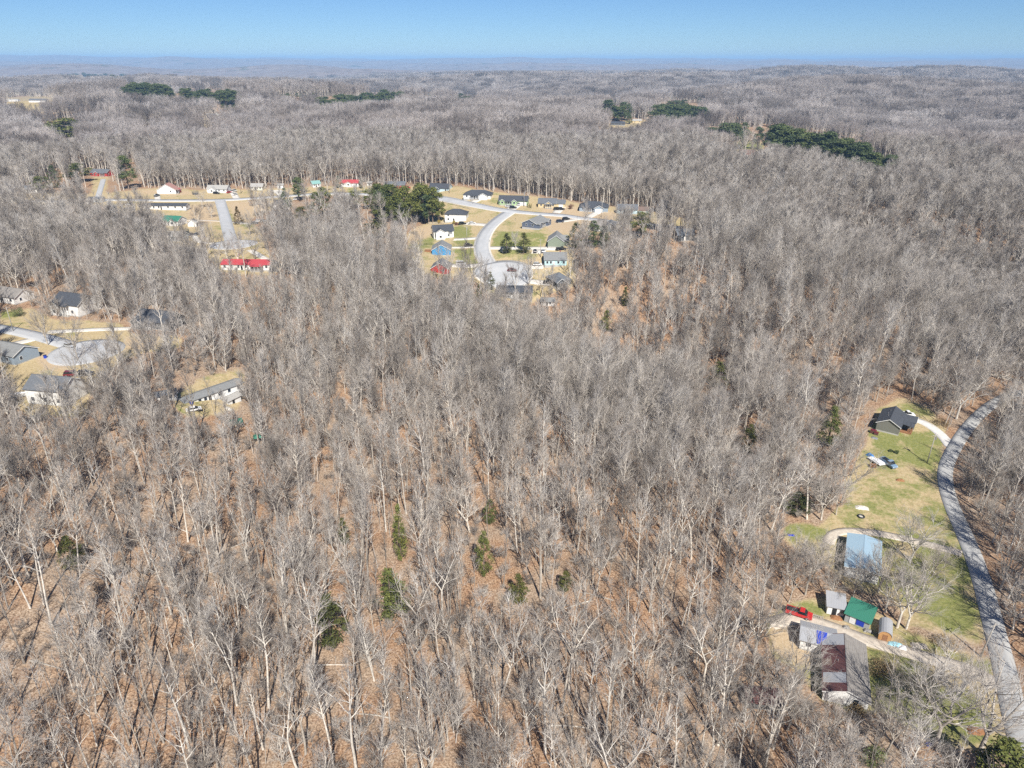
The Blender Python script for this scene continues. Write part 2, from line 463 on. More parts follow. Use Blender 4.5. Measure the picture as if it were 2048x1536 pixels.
DIRT = [[(1080,424),(1240,424),(1220,460),(1110,470),(1090,455)],[(818,455),(868,448),(866,470),(818,490)],[(1100,405),(1220,425),(1160,430),(1080,420)],[(985,518),(1090,518),(1090,528),(990,528)],[(300,378),(400,384),(390,392),(240,388)],[(370,410),(430,405),(440,440),(380,460)],[(455,405),(490,400),(540,400),(530,450),(470,445)],
 [(1540,1240),(1590,1215),(1640,1232),(1700,1245),(1730,1285),(1700,1310),(1640,1335),(1580,1325),(1540,1300)],[(1860,1255),(1960,1285),(1970,1320),(1900,1300),(1830,1265)],[(60,700),(140,705),(140,740),(90,745)],[(250,675),(330,670),(300,700),(240,700)],[(1700,1175),(1790,1200),(1800,1240),(1690,1195)]]
VIEW = dict(OPEN)
VIEW['right_seen'] = [(850,395),(905,372),(1000,385),(1130,400),(1200,420),(1235,438),(1140,446),(1130,480),(1135,535),(1085,545),(1060,560),(990,558),(950,555),(905,556),(862,552),(818,505),(815,465),(850,445),(872,425)]
VIEW['top_seen'] = [(560,362),(640,360),(720,358),(830,358),(905,362),(1000,380),(1130,393),(1240,404),(1300,412),(1330,425),(1250,432),(1160,440),(1000,430),(890,405),(840,390),(700,384),(600,392)]
VIEW['left_seen'] = [(205,392),(228,372),(310,366),(480,368),(600,366),(590,395),(555,425),(540,445),(525,470),(545,500),(545,530),(440,535),(425,500),(400,490),(345,480),(325,455),(315,440),(285,422),(240,418),(205,410)]
# where the photograph looks through to open ground or houses: trees in front are thinned there
SEEN = [('left_seen', .86), ('top_seen', .97), ('right_seen', .9), ('red_drive', 1), ('row_west', .45), ('meadow', .97), ('yard', .93), ('left_court', .32), ('trailer_lot', .6), ('far_field_west', .8), ('far_field_mid', .6), ('far_field_low', .5), ('hill_yard', 1), ('pine_yard', .9)]
SEEN_EXTRA = [([(165,330),(222,330),(222,356),(165,356)], .95), ([(1480,300),(1515,300),(1515,314),(1480,314)], .8), ([(640,356),(905,358),(905,388),(640,382)], .9), ([(90,585),(205,585),(205,660),(90,660)], .82), ([(262,615),(368,615),(368,672),(262,672)], .72),
 ([(40,755),(170,755),(170,830),(40,830)], .78), ([(0,570),(70,570),(70,612),(0,612)], .7), ([(355,725),(485,725),(485,812),(355,812)], .72), ([(1000,560),(1070,560),(1070,600),(990,600)], .78), ([(1080,585),(1115,585),(1115,615),(1080,615)], .8), ([(1100,525),(1150,525),(1150,575),(1100,575)], .68), ([(1185,440),(1235,440),(1235,468),(1185,468)], .5), ([(440,510),(542,510),(542,545),(440,545)], .9), ([(325,455),(385,455),(385,525),(325,525)], .6),
 ([(860,440),(915,440),(905,555),(860,555)], .93), ([(1655,1060),(1775,1060),(1775,1175),(1655,1175)], .85), ([(1620,1245),(1745,1245),(1745,1410),(1620,1410)], .94), ([(1570,1195),(1800,1195),(1800,1280),(1570,1280)], .9), ([(1345,452),(1395,452),(1395,478),(1345,478)], .5), ([(20,385),(205,385),(205,410),(20,410)], .55),
 ([(1895,895),(1955,822),(2048,772),(2048,802),(1978,840),(1935,895)], .8), ([(1730,800),(1830,800),(1830,950),(1730,950)], 1)]

MAIN_ROAD = [(2052,784),(2012,792),(1978,812),(1950,838),(1925,868),(1905,902),(1890,935),(1890,968),(1903,1012),(1926,1062),(1947,1112),(1967,1172),(1982,1232),(1997,1290),(2012,1350),(2026,1420),(2044,1490),(2066,1560)]

# ------------------------------------------------------------------ ground sheet
def build_ground():
    ang = np.radians(np.arange(-78, 78.01, .22))
    rad = np.concatenate([np.linspace(2, 40, 12), np.geomspace(42, 32000, 640)])
    A, D = np.meshgrid(ang, rad)
    X, Y = D * np.sin(A), D * np.cos(A)
    Z = terrain(X, Y)
    px, py, sc = project(X, Y, Z)
    ok = (Y > 20)
    rng = np.random.default_rng(5)
    jx = 2.0 * np.sin(X / 3.1 + Y / 4.7) + 1.6 * np.sin(X / 1.7 - Y / 2.3)
    jit = np.clip(sc / 5, .15, 2.5)
    qx, qy = px + jx * jit, py + jx * .6 * jit
    att = {k: np.zeros(X.shape) for k in ("lawn", "green", "dirt")}
    for n, poly in OPEN.items(): att["lawn"][ok & inside(poly, qx, qy)] = 1
    for poly in GREEN: att["green"][ok & inside(poly, qx, qy)] = 1
    for n in ("meadow", "yard"):
        m_ = ok & inside(OPEN[n], qx, qy); att["green"][m_] = np.maximum(att["green"][m_], .38)
    for poly in DIRT: att["dirt"][ok & inside(poly, qx, qy)] = 1
    # the hollow right of the country road
    def blur(a):
        for _ in range(2):
            a[1:-1] = (a[:-2] + 2 * a[1:-1] + a[2:]) / 4
            a[:, 1:-1] = (a[:, :-2] + 2 * a[:, 1:-1] + a[:, 2:]) / 4
        return a
    for k in att: att[k] = blur(att[k])
    nr, na = X.shape
    i = np.arange(nr * na).reshape(nr, na)
    q = np.stack([i[:-1, :-1], i[:-1, 1:], i[1:, 1:], i[1:, :-1]], -1).reshape(-1, 4)[:, ::-1]
    me = mesh_np("ground", np.stack([X, Y, Z], -1).reshape(-1, 3), q, mats=[ground_mat()], smooth=True)
    for k, v in att.items():
        a = me.attributes.new(k, 'FLOAT', 'POINT'); a.data.foreach_set("value", v.ravel().astype(np.float32))
    o = link("ground", me)
    tag(o, "ground of brown leaf litter, lawns and dirt under and between the woods", "ground", kind="structure")
    return o

def ground_mat():
    m, nt, b = new_mat("ground")
    pos = geo_pos(nt)
    def attr(n):
        a = nt.nodes.new("ShaderNodeAttribute"); a.attribute_name = n; return a.outputs["Fac"]
    f1 = noise(nt, .06, 5, .65, pos); f2 = noise(nt, 1.3, 4, .75, pos); f6 = noise(nt, 2.4, 3, .8, pos); f3 = noise(nt, .5, 3, .6, pos); f4 = noise(nt, .012, 4, .6, pos); f5 = noise(nt, .10, 6, .72, pos)
    litter = ramp(nt, f6, [(.33, (.075, .045, .030)), (.45, (.235, .135, .078)), (.55, (.38, .24, .145)), (.68, (.56, .42, .29))])
    litter = mixc(nt, ramp(nt, f1, [(.40, (0, 0, 0)), (.58, (.85, .85, .85))]), litter, ramp(nt, f6, [(.35, (.13, .092, .062)), (.5, (.33, .25, .18)), (.65, (.50, .41, .32))]))
    litter = mixc(nt, ramp(nt, f3, [(.55, (0, 0, 0)), (.75, (.5, .5, .5))]), litter, (.19, .095, .06))
    tan = ramp(nt, f2, [(.25, (.29, .22, .12)), (.5, (.44, .345, .20)), (.75, (.55, .455, .30))])
    grn = ramp(nt, f2, [(.25, (.12, .15, .04)), (.5, (.20, .215, .07)), (.75, (.30, .285, .12))])
    dirt = ramp(nt, f2, [(.25, (.34, .25, .15)), (.5, (.46, .35, .23)), (.75, (.55, .45, .32))])
    gfac = mathn(nt, 'ADD', attr("green"), mathn(nt, 'MULTIPLY', mathn(nt, 'SUBTRACT', f5, .5), 4.5))
    lawn = mixc(nt, ramp(nt, gfac, [(.15, (.05, .05, .05)), (.8, (.95, .95, .95))]), tan, grn)
    dfac = mathn(nt, 'ADD', attr("dirt"), mathn(nt, 'MULTIPLY', mathn(nt, 'SUBTRACT', f3, .5), .9))
    lawn = mixc(nt, ramp(nt, dfac, [(.3, (0, 0, 0)), (.8, (.9, .9, .9))]), lawn, dirt)
    lfac = mathn(nt, 'ADD', attr("lawn"), mathn(nt, 'MULTIPLY', mathn(nt, 'SUBTRACT', f3, .5), .7))
    c = mixc(nt, ramp(nt, lfac, [(.35, (0, 0, 0)), (.65, (1, 1, 1))]), litter, lawn)
    # beyond the last modelled trees the sheet is the roof of the woods
    ln = nt.nodes.new("ShaderNodeVectorMath"); ln.operation = 'LENGTH'; nt.links.new(pos, ln.inputs[0])
    far = mathn(nt, 'DIVIDE', mathn(nt, 'SUBTRACT', ln.outputs["Value"], 1500.0), 2500.0)
    canopy = ramp(nt, f4, [(.3, (.15, .125, .115)), (.5, (.225, .19, .18)), (.7, (.27, .235, .215))])
    canopy = mixc(nt, ramp(nt, noise(nt, .0035, 5, .7, pos), [(.60, (0, 0, 0)), (.66, (.85, .85, .85))]), canopy, (.055, .075, .04))
    c = mixc(nt, ramp(nt, far, [(0, (0, 0, 0)), (1, (1, 1, 1))]), c, canopy)
    nt.links.new(c, b.inputs["Base Color"])
    b.inputs["Roughness"].default_value = 1.0
    b.inputs["Specular IOR Level"].default_value = .05
    bp = nt.nodes.new("ShaderNodeBump"); bp.inputs["Strength"].default_value = .6; bp.inputs["Distance"].default_value = .25
    nt.links.new(f2, bp.inputs["Height"]); nt.links.new(bp.outputs[0], b.inputs["Normal"])
    return m
build_ground()

# ------------------------------------------------------------------ the woods
def seen_prob(px, py, low=0):
    p = np.zeros(np.shape(px))
    for n, v in SEEN: p = np.maximum(p, np.where(inside(VIEW[n], px, py), v, 0))
    for poly, v in SEEN_EXTRA:
        if v >= low: p = np.maximum(p, np.where(inside(poly, px, py), v, 0))
    return p

def resample(pts, step):
    pts = np.asarray(pts, float)
    d = np.r_[0, np.cumsum(np.linalg.norm(np.diff(pts[:, :2], axis=0), axis=1))]
    n = max(2, int(d[-1] / step)); t = np.linspace(0, d[-1], n)
    return np.stack([np.interp(t, d, pts[:, i]) for i in range(pts.shape[1])], 1)

def smooth_path(pxs, step=2.0, it=3):
    P = np.array([at(*p)[:2] for p in pxs])
    for _ in range(it):
        Q = np.empty((len(P) * 2 - 2, 2)); Q[0::2] = .75 * P[:-1] + .25 * P[1:]; Q[1::2] = .25 * P[:-1] + .75 * P[1:]
        P = np.vstack([P[:1], Q, P[-1:]])
    return resample(P, step)

road_pts = smooth_path(MAIN_ROAD)
NO_TREE = [(road_pts, 4.2)]        # paths and circles kept free: (points, radius)

def grid_points(cell, d0, d1, half_ang, seed):
    rng = np.random.default_rng(seed)
    xm = d1 * math.sin(half_ang)
    gx = np.arange(-xm, xm, cell); gy = np.arange(d0 * .55, d1, cell)
    X, Y = np.meshgrid(gx, gy); X = X.ravel(); Y = Y.ravel()
    X = X + (rng.random(X.shape) - .5) * cell * .95; Y = Y + (rng.random(Y.shape) - .5) * cell * .95
    d = np.hypot(X, Y); a = np.abs(np.arctan2(X, Y))
    k = (d > d0) & (d < d1) & (a < half_ang)
    return X[k], Y[k], rng

def keep_mask(X, Y, Hh, rng, halfw, low=0):
    Z = terrain(X, Y)
    px, py, sc = project(X, Y, Z)
    bad = np.zeros(X.shape, bool)
    for poly in OPEN.values(): bad |= inside(poly, px, py)
    for pts, r in NO_TREE:
        lo = pts.min(0) - r; hi = pts.max(0) + r
        c = np.where((X > lo[0]) & (X < hi[0]) & (Y > lo[1]) & (Y < hi[1]))[0]
        for s in range(0, len(c), 4000):
            cc = c[s:s + 4000]
            dd = np.min((X[cc, None] - pts[None, :, 0]) ** 2 + (Y[cc, None] - pts[None, :, 1]) ** 2, 1)
            bad[cc] |= dd < r * r
    pr = np.zeros(X.shape)
    for f in (.3, .55, .8, .98):
        for s in (-.5, .5):
            qx, qy, _ = project(X + s * halfw, Y, Z + Hh * f)
            pr = np.maximum(pr, seen_prob(qx, qy, low) * (1 if f < .9 else .9))
    return ~bad & (rng.random(X.shape) > pr), Z, px, py, sc

# ------------------------------------------------------------------ surfaces and paints
def surf(name, c0, c1, scale=.8, rough=.9, spec=.2, metallic=0, bump=0):
    m, nt, b = new_mat(name)
    f = noise(nt, scale, 5, .7, geo_pos(nt))
    nt.links.new(ramp(nt, f, [(.3, c0), (.7, c1)]), b.inputs["Base Color"])
    b.inputs["Roughness"].default_value = rough; b.inputs["Specular IOR Level"].default_value = spec; b.inputs["Metallic"].default_value = metallic
    return m
M['asphalt'] = surf("worn_asphalt", (.36, .36, .355), (.43, .43, .42), .2)
M['asphalt2'] = surf("pale_asphalt", (.36, .37, .38), (.45, .455, .46), .15)
M['concrete'] = surf("concrete", (.50, .47, .42), (.66, .63, .57), .5)
M['gravel'] = surf("gravel", (.42, .36, .29), (.60, .54, .46), 1.1)
M['whitegravel'] = surf("white_gravel", (.52, .50, .47), (.70, .68, .65), .9)

def shingle(name, c, var=.25):
    m, nt, b = new_mat(name)
    w = nt.nodes.new("ShaderNodeTexWave"); w.bands_direction = 'Z'; w.inputs["Scale"].default_value = 2.2; w.inputs["Distortion"].default_value = .6
    nt.links.new(geo_pos(nt), w.inputs["Vector"])
    f = noise(nt, 1.6, 4, .7, geo_pos(nt))
    d = tuple(x * (1 - var) for x in c); l = tuple(min(1, x * (1 + var)) for x in c)
    base = ramp(nt, f, [(.3, d), (.7, l)])
    nt.links.new(mixc(nt, .35, base, mixc(nt, w.outputs["Fac"], d, l), 'MIX'), b.inputs["Base Color"])
    b.inputs["Roughness"].default_value = .85; b.inputs["Specular IOR Level"].default_value = .3
    return m
def siding(name, c):
    m, nt, b = new_mat(name)
    w = nt.nodes.new("ShaderNodeTexWave"); w.bands_direction = 'Z'; w.wave_profile = 'SAW'; w.inputs["Scale"].default_value = 1.6
    nt.links.new(geo_pos(nt), w.inputs["Vector"])
    f = noise(nt, .5, 4, .7, geo_pos(nt))
    d = tuple(x * .86 for x in c)
    base = mixc(nt, w.outputs["Fac"], d, c)
    nt.links.new(mixc(nt, ramp(nt, f, [(.45, (0, 0, 0)), (.8, (.3, .3, .3))]), base, tuple(x * .7 for x in c)), b.inputs["Base Color"])
    b.inputs["Roughness"].default_value = .6; b.inputs["Specular IOR Level"].default_value = .3
    return m
def metal_roof(name, c, stain=(.25, .22, .2)):
    m, nt, b = new_mat(name)
    tc = coord(nt)
    w = nt.nodes.new("ShaderNodeTexWave"); w.bands_direction = 'X'; w.inputs["Scale"].default_value = .9
    nt.links.new(tc, w.inputs["Vector"])
    f = noise(nt, .35, 5, .75, tc)
    base = mixc(nt, w.outputs["Fac"], tuple(x * .88 for x in c), c)
    nt.links.new(mixc(nt, ramp(nt, f, [(.5, (0, 0, 0)), (.8, (.45, .45, .45))]), base, stain), b.inputs["Base Color"])
    b.inputs["Roughness"].default_value = .45; b.inputs["Metallic"].default_value = .15
    return m
def paint(name, c, rough=.35, metallic=0.0):
    m, nt, b = new_mat(name)
    f = noise(nt, 1.5, 3, .6, geo_pos(nt))
    nt.links.new(ramp(nt, f, [(.3, tuple(x * .85 for x in c)), (.7, c)]), b.inputs["Base Color"])
    b.inputs["Roughness"].default_value = rough; b.inputs["Metallic"].default_value = metallic
    return m
for n, c in dict(charcoal=(.060, .066, .078), slate=(.12, .13, .145), grey=(.20, .205, .205), greybrown=(.22, .205, .19), paleroof=(.34, .33, .31), pinkroof=(.36, .20, .17), brownroof=(.17, .12, .10)).items(): M['r_' + n] = shingle(n + "_shingles", c)
M['r_red'] = metal_roof("red_metal_roof", (.50, .075, .085), (.42, .12, .12)); M['r_green'] = metal_roof("green_metal_roof", (.05, .22, .15), (.08, .2, .15))
M['r_blue'] = metal_roof("pale_blue_metal_roof", (.36, .50, .60), (.25, .36, .48)); M['r_teal'] = metal_roof("teal_metal_roof", (.25, .45, .42))
M['r_maroon'] = metal_roof("rusty_maroon_roof", (.13, .060, .055), (.08, .05, .05)); M['r_tin'] = metal_roof("weathered_tin_roof", (.40, .41, .43), (.22, .21, .21))
for n, c in dict(white=(.80, .80, .78), ivory=(.72, .68, .58), red=(.42, .055, .05), lightblue=(.50, .64, .70), blue=(.045, .27, .55), slateblue=(.12, .145, .20), green=(.36, .50, .27), sage=(.25, .29, .22), tan=(.62, .50, .29), grey=(.36, .37, .37), darkgrey=(.115, .12, .125), bluegrey=(.28, .34, .40), brick=(.30, .13, .10), aqua=(.48, .70, .72), olive=(.19, .19, .165)).items(): M['w_' + n] = siding(n + "_siding", c)
M['trim'] = paint("white_trim", (.8, .8, .78), .5); M['pane'] = paint("window_glass", (.035, .045, .06), .08); M['garage'] = paint("white_garage_door", (.74, .74, .72), .5)
M['found'] = surf("block_foundation", (.36, .35, .33), (.5, .49, .46)); M['wood'] = surf("brown_boards", (.20, .095, .045), (.33, .17, .085), 2.5); M['greywood'] = surf("weathered_boards", (.27, .25, .22), (.40, .375, .335), 2)
M['orangewood'] = surf("orange_boards", (.38, .20, .08), (.52, .30, .13), 2.5); M['dark'] = paint("dark_paint", (.02, .022, .025), .5); M['black'] = paint("black_rubber", (.015, .015, .016), .7)
M['tarp_blue'] = paint("blue_tarp", (.012, .045, .42), .45); M['tarp_sky'] = paint("sky_blue_tarp", (.33, .62, .72), .5); M['tarp_white'] = paint("white_tarp", (.75, .76, .78), .5); M['metal'] = paint("galvanised_metal", (.45, .46, .47), .4, .6)

# ------------------------------------------------------------------ roads, drives and courts, each a sheet draped over the ground
def drape(name, pts, width, m, lift, label=None):
    d = np.gradient(pts, axis=0); d /= np.linalg.norm(d, axis=1, keepdims=True)
    nrm = np.stack([-d[:, 1], d[:, 0]], 1)
    w = (width if np.ndim(width) else np.full(len(pts), width))[:, None]
    offs = [-.5, -.5, -.17, .17, .5, .5]
    V = []
    for k, o in enumerate(offs):
        p = pts + nrm * w * o
        z = terrain(p[:, 0], p[:, 1]) + (lift if 0 < k < 5 else -.4)
        V.append(np.column_stack([p, z]))
    V = np.stack(V, 1); n, c = V.shape[:2]
    i = np.arange(n * c).reshape(n, c)
    q = np.stack([i[:-1, :-1], i[:-1, 1:], i[1:, 1:], i[1:, :-1]], -1).reshape(-1, 4)[:, ::-1]
    o = link(name, mesh_np(name, V.reshape(-1, 3), q, mats=[m]))
    tag(o, label, None, kind="structure")
    NO_TREE.append((pts, (np.max(w)) / 2 + .8))
    return o
def disk(name, cx, cy, r, m, lift, label=None):
    rr = np.linspace(0, r, 8); aa = np.linspace(0, 2 * np.pi, 40, endpoint=False)
    wob = 1 + .02 * np.sin(3 * aa)
    X = np.array([[cx + q * math.cos(a) * w for a, w in zip(aa, wob)] for q in rr]); Y = np.array([[cy + q * math.sin(a) * w for a, w in zip(aa, wob)] for q in rr])
    Z = terrain(X, Y) + lift
    X = np.vstack([X, X[-1:]]); Y = np.vstack([Y, Y[-1:]]); Z = np.vstack([Z, Z[-1:] - .5])
    i = np.arange(X.size).reshape(X.shape)
    q = np.stack([i[:-1], np.roll(i[:-1], -1, 1), np.roll(i[1:], -1, 1), i[1:]], -1).reshape(-1, 4)[:, ::-1]
    o = link(name, mesh_np(name, np.stack([X, Y, Z], -1).reshape(-1, 3), q, mats=[m]))
    tag(o, label, None, kind="structure")
    NO_TREE.append((np.array([[cx, cy]]), r + 1))
    return o
drape("country_road", road_pts, 4.1, M['asphalt'], .10, "narrow grey country road winding down the right of the woods")
TOP = [(60,403),(140,403),(212,399),(312,401),(425,401),(487,398),(560,393),(640,387),(720,387),(800,392),(850,394),(890,398),(918,404),(962,413),(998,420),(1035,424),(1079,428),(1129,431),(1158,436),(1186,439),(1205,441),(1240,446),(1300,449),(1390,459)]
CURVE = [(1018,425),(998,438),(977,457),(966,476),(963,494),(966,510),(975,526),(988,540),(1004,552)]
tp = smooth_path(TOP); cp_ = smooth_path(CURVE)
drape("kerb", tp, 8.4, M['concrete'], .07, "pale concrete kerb of the through street"); drape("street", tp, 6.8, M['asphalt2'], .10, "pale street running past the row of houses")
drape("kerb", cp_, 9.6, M['concrete'], .074, "pale concrete kerb of the curving street"); drape("street", cp_, 7.6, M['asphalt2'], .115, "pale street curving down to the turning circle")
x, y, z = at(1006, 549); disk("kerb", x, y, 16, M['concrete'], .078, "concrete kerb of the turning circle"); disk("turning_circle", x, y, 14.8, M['asphalt2'], .13, "pale asphalt turning circle at the end of the curving street")
sp = smooth_path([(440,401),(447,424),(452,443),(458,468),(464,486)]); drape("street", sp, 7.5, M['asphalt2'], .115, "short pale side street on the left")
x, y, z = at(467, 489); disk("turning_circle", x, y, 13, M['asphalt2'], .13, "pale turning circle at the end of the side street")
drape("street", smooth_path([(-40,650),(30,662),(90,676),(150,694)]), 6.5, M['asphalt2'], .10, "grey street entering from the left edge")
x, y, z = at(172, 704); disk("turning_circle", x, y, 12.5, M['asphalt2'], .13, "grey turning circle among the trees on the left")
DRIVES = [([(1924,1107),(1870,1092),(1800,1075),(1743,1064),(1690,1061),(1663,1068),(1657,1088)], 3.0, 'gravel'), ([(1996,1374),(1950,1343),(1853,1315),(1780,1294),(1724,1278),(1680,1261),(1640,1246),(1590,1233),(1540,1248)], 3.8, 'gravel'),
 ([(1902,894),(1882,868),(1852,846),(1816,835)], 3.6, 'whitegravel'), ([(1985,748),(2060,768)], 3.5, 'gravel'), ([(938,408),(957,399)], 6, 'concrete'), ([(1018,421),(1034,409)], 7, 'concrete'), ([(1112,426),(1124,414)], 5.5, 'concrete'), ([(1168,438),(1197,424)], 5.5, 'concrete'),
 ([(974,450),(930,447)], 4.5, 'concrete'), ([(957,476),(908,479)], 4, 'concrete'), ([(954,493),(904,495)], 3.2, 'concrete'), ([(978,496),(1060,497),(1112,497)], 4.2, 'concrete'), ([(1064,503),(1092,503)], 4.5, 'concrete'), ([(990,533),(1087,533)], 4.2, 'concrete'), ([(962,530),(902,531)], 5, 'concrete'),
 ([(1040,560),(1100,567)], 4, 'concrete'), ([(1158,438),(1112,445)], 4.5, 'concrete'), ([(447,443),(420,441),(362,440)], 3.2, 'gravel'), ([(460,444),(505,448)], 4, 'concrete'), ([(207,358),(203,372),(195,399)], 4, 'asphalt2'), ([(474,398),(466,385)], 5, 'concrete'), ([(572,394),(552,380)], 8, 'concrete'),
 ([(440,486),(400,487),(384,468)], 4, 'concrete'), ([(500,500),(545,527),(590,540)], 4, 'concrete'), ([(-10,696),(45,684),(92,672)], 4.6, 'concrete'), ([(96,664),(140,662),(190,659),(262,657)], 3.6, 'concrete'), ([(316,401),(314,388)], 4, 'concrete'), ([(800,391),(812,378)], 5, 'concrete')]
for i, (p, w, m) in enumerate(DRIVES):
    drape("driveway", smooth_path(p, 1.5, 2), w, M[m], .045 + .0015 * i)
# ------------------------------------------------------------------ houses
class MB:
    """collects boxes, prisms and tubes into one mesh"""
    def __init__(s): s.v = []; s.f = []; s.m = []
    def poly(s, pts, m=0):
        n = len(s.v); s.v += [tuple(p) for p in pts]; s.f.append(tuple(range(n, n + len(pts)))); s.m.append(m)
    def box(s, x0, x1, y0, y1, z0, z1, m=0):
        n = len(s.v); s.v += [(x, y, z) for z in (z0, z1) for y in (y0, y1) for x in (x0, x1)]
        for q in [(0, 2, 3, 1), (4, 5, 7, 6), (0, 1, 5, 4), (2, 6, 7, 3), (0, 4, 6, 2), (1, 3, 7, 5)]: s.f.append(tuple(n + i for i in q)); s.m.append(m)
    def prism(s, prof, axis, a, b, m=0):
        """profile of 2-D points swept along an axis; axis 'x': profile (y,z); axis 'y': profile (x,z); axis 'z': (x,y)"""
        def P(u, p): return (u, p[0], p[1]) if axis == 'x' else (p[0], u, p[1]) if axis == 'y' else (p[0], p[1], u)
        n = len(s.v); k = len(prof)
        s.v += [P(a, p) for p in prof] + [P(b, p) for p in prof]
        s.f.append(tuple(n + i for i in range(k))[::-1]); s.f.append(tuple(n + k + i for i in range(k))); s.m += [m, m]
        for i in range(k):
            j = (i + 1) % k; s.f.append((n + i, n + j, n + k + j, n + k + i)); s.m.append(m)
    def hull8(s, b4, t4, m=0):
        n = len(s.v); s.v += [tuple(p) for p in b4] + [tuple(p) for p in t4]
        for q in [(3, 2, 1, 0), (4, 5, 6, 7), (0, 1, 5, 4), (1, 2, 6, 5), (2, 3, 7, 6), (3, 0, 4, 7)]: s.f.append(tuple(n + i for i in q)); s.m.append(m)
    def tube(s, p0, p1, r0, r1, k=8, m=0):
        p0 = Vector(p0); p1 = Vector(p1); d = (p1 - p0).normalized()
        u = d.orthogonal().normalized(); w = d.cross(u); n = len(s.v)
        for p, r in ((p0, r0), (p1, r1)):
            for i in range(k):
                a = i * 2 * math.pi / k; s.v.append(tuple(p + u * math.cos(a) * r + w * math.sin(a) * r))
        for i in range(k):
            j = (i + 1) % k; s.f.append((n + i, n + j, n + k + j, n + k + i)); s.m.append(m)
        s.f.append(tuple(n + i for i in range(k))[::-1]); s.f.append(tuple(n + k + i for i in range(k))); s.m += [m, m]
    def build(s, name, mats, parent=None, loc=None, rot=None, smooth=False):
        if not isinstance(mats, (list, tuple)): mats = [mats]
        me = bpy.data.meshes.new(name); me.from_pydata(s.v, [], s.f)
        for m in mats: me.materials.append(m)
        me.polygons.foreach_set("material_index", s.m)
        import bmesh
        bm = bmesh.new(); bm.from_mesh(me); bmesh.ops.recalc_face_normals(bm, faces=bm.faces); bm.to_mesh(me); bm.free()
        if smooth: me.polygons.foreach_set("use_smooth", [True] * len(me.polygons))
        o = link(name, me, parent)
        if loc is not None: o.location = loc
        if rot is not None: o.rotation_euler = rot
        return o

def gable_roof(mb, x0, x1, w, yc, hw, pitch, ov=.4, th=.16, axis='x', m=(0, 0)):
    """two roof slabs over a body that spans x0..x1 along the axis and w across, wall height hw"""
    h = w / 2 * pitch; e = ov
    for s, mi in ((-1, m[0]), (1, m[1])):
        ze = hw - e * pitch
        a = (yc + s * (w / 2 + e), ze + .03); b = (yc, hw + h + .03)
        prof = [a, b, (b[0], b[1] + th), (a[0], a[1] + th)]
        mb.prism(prof, axis, x0 - e, x1 + e, mi)

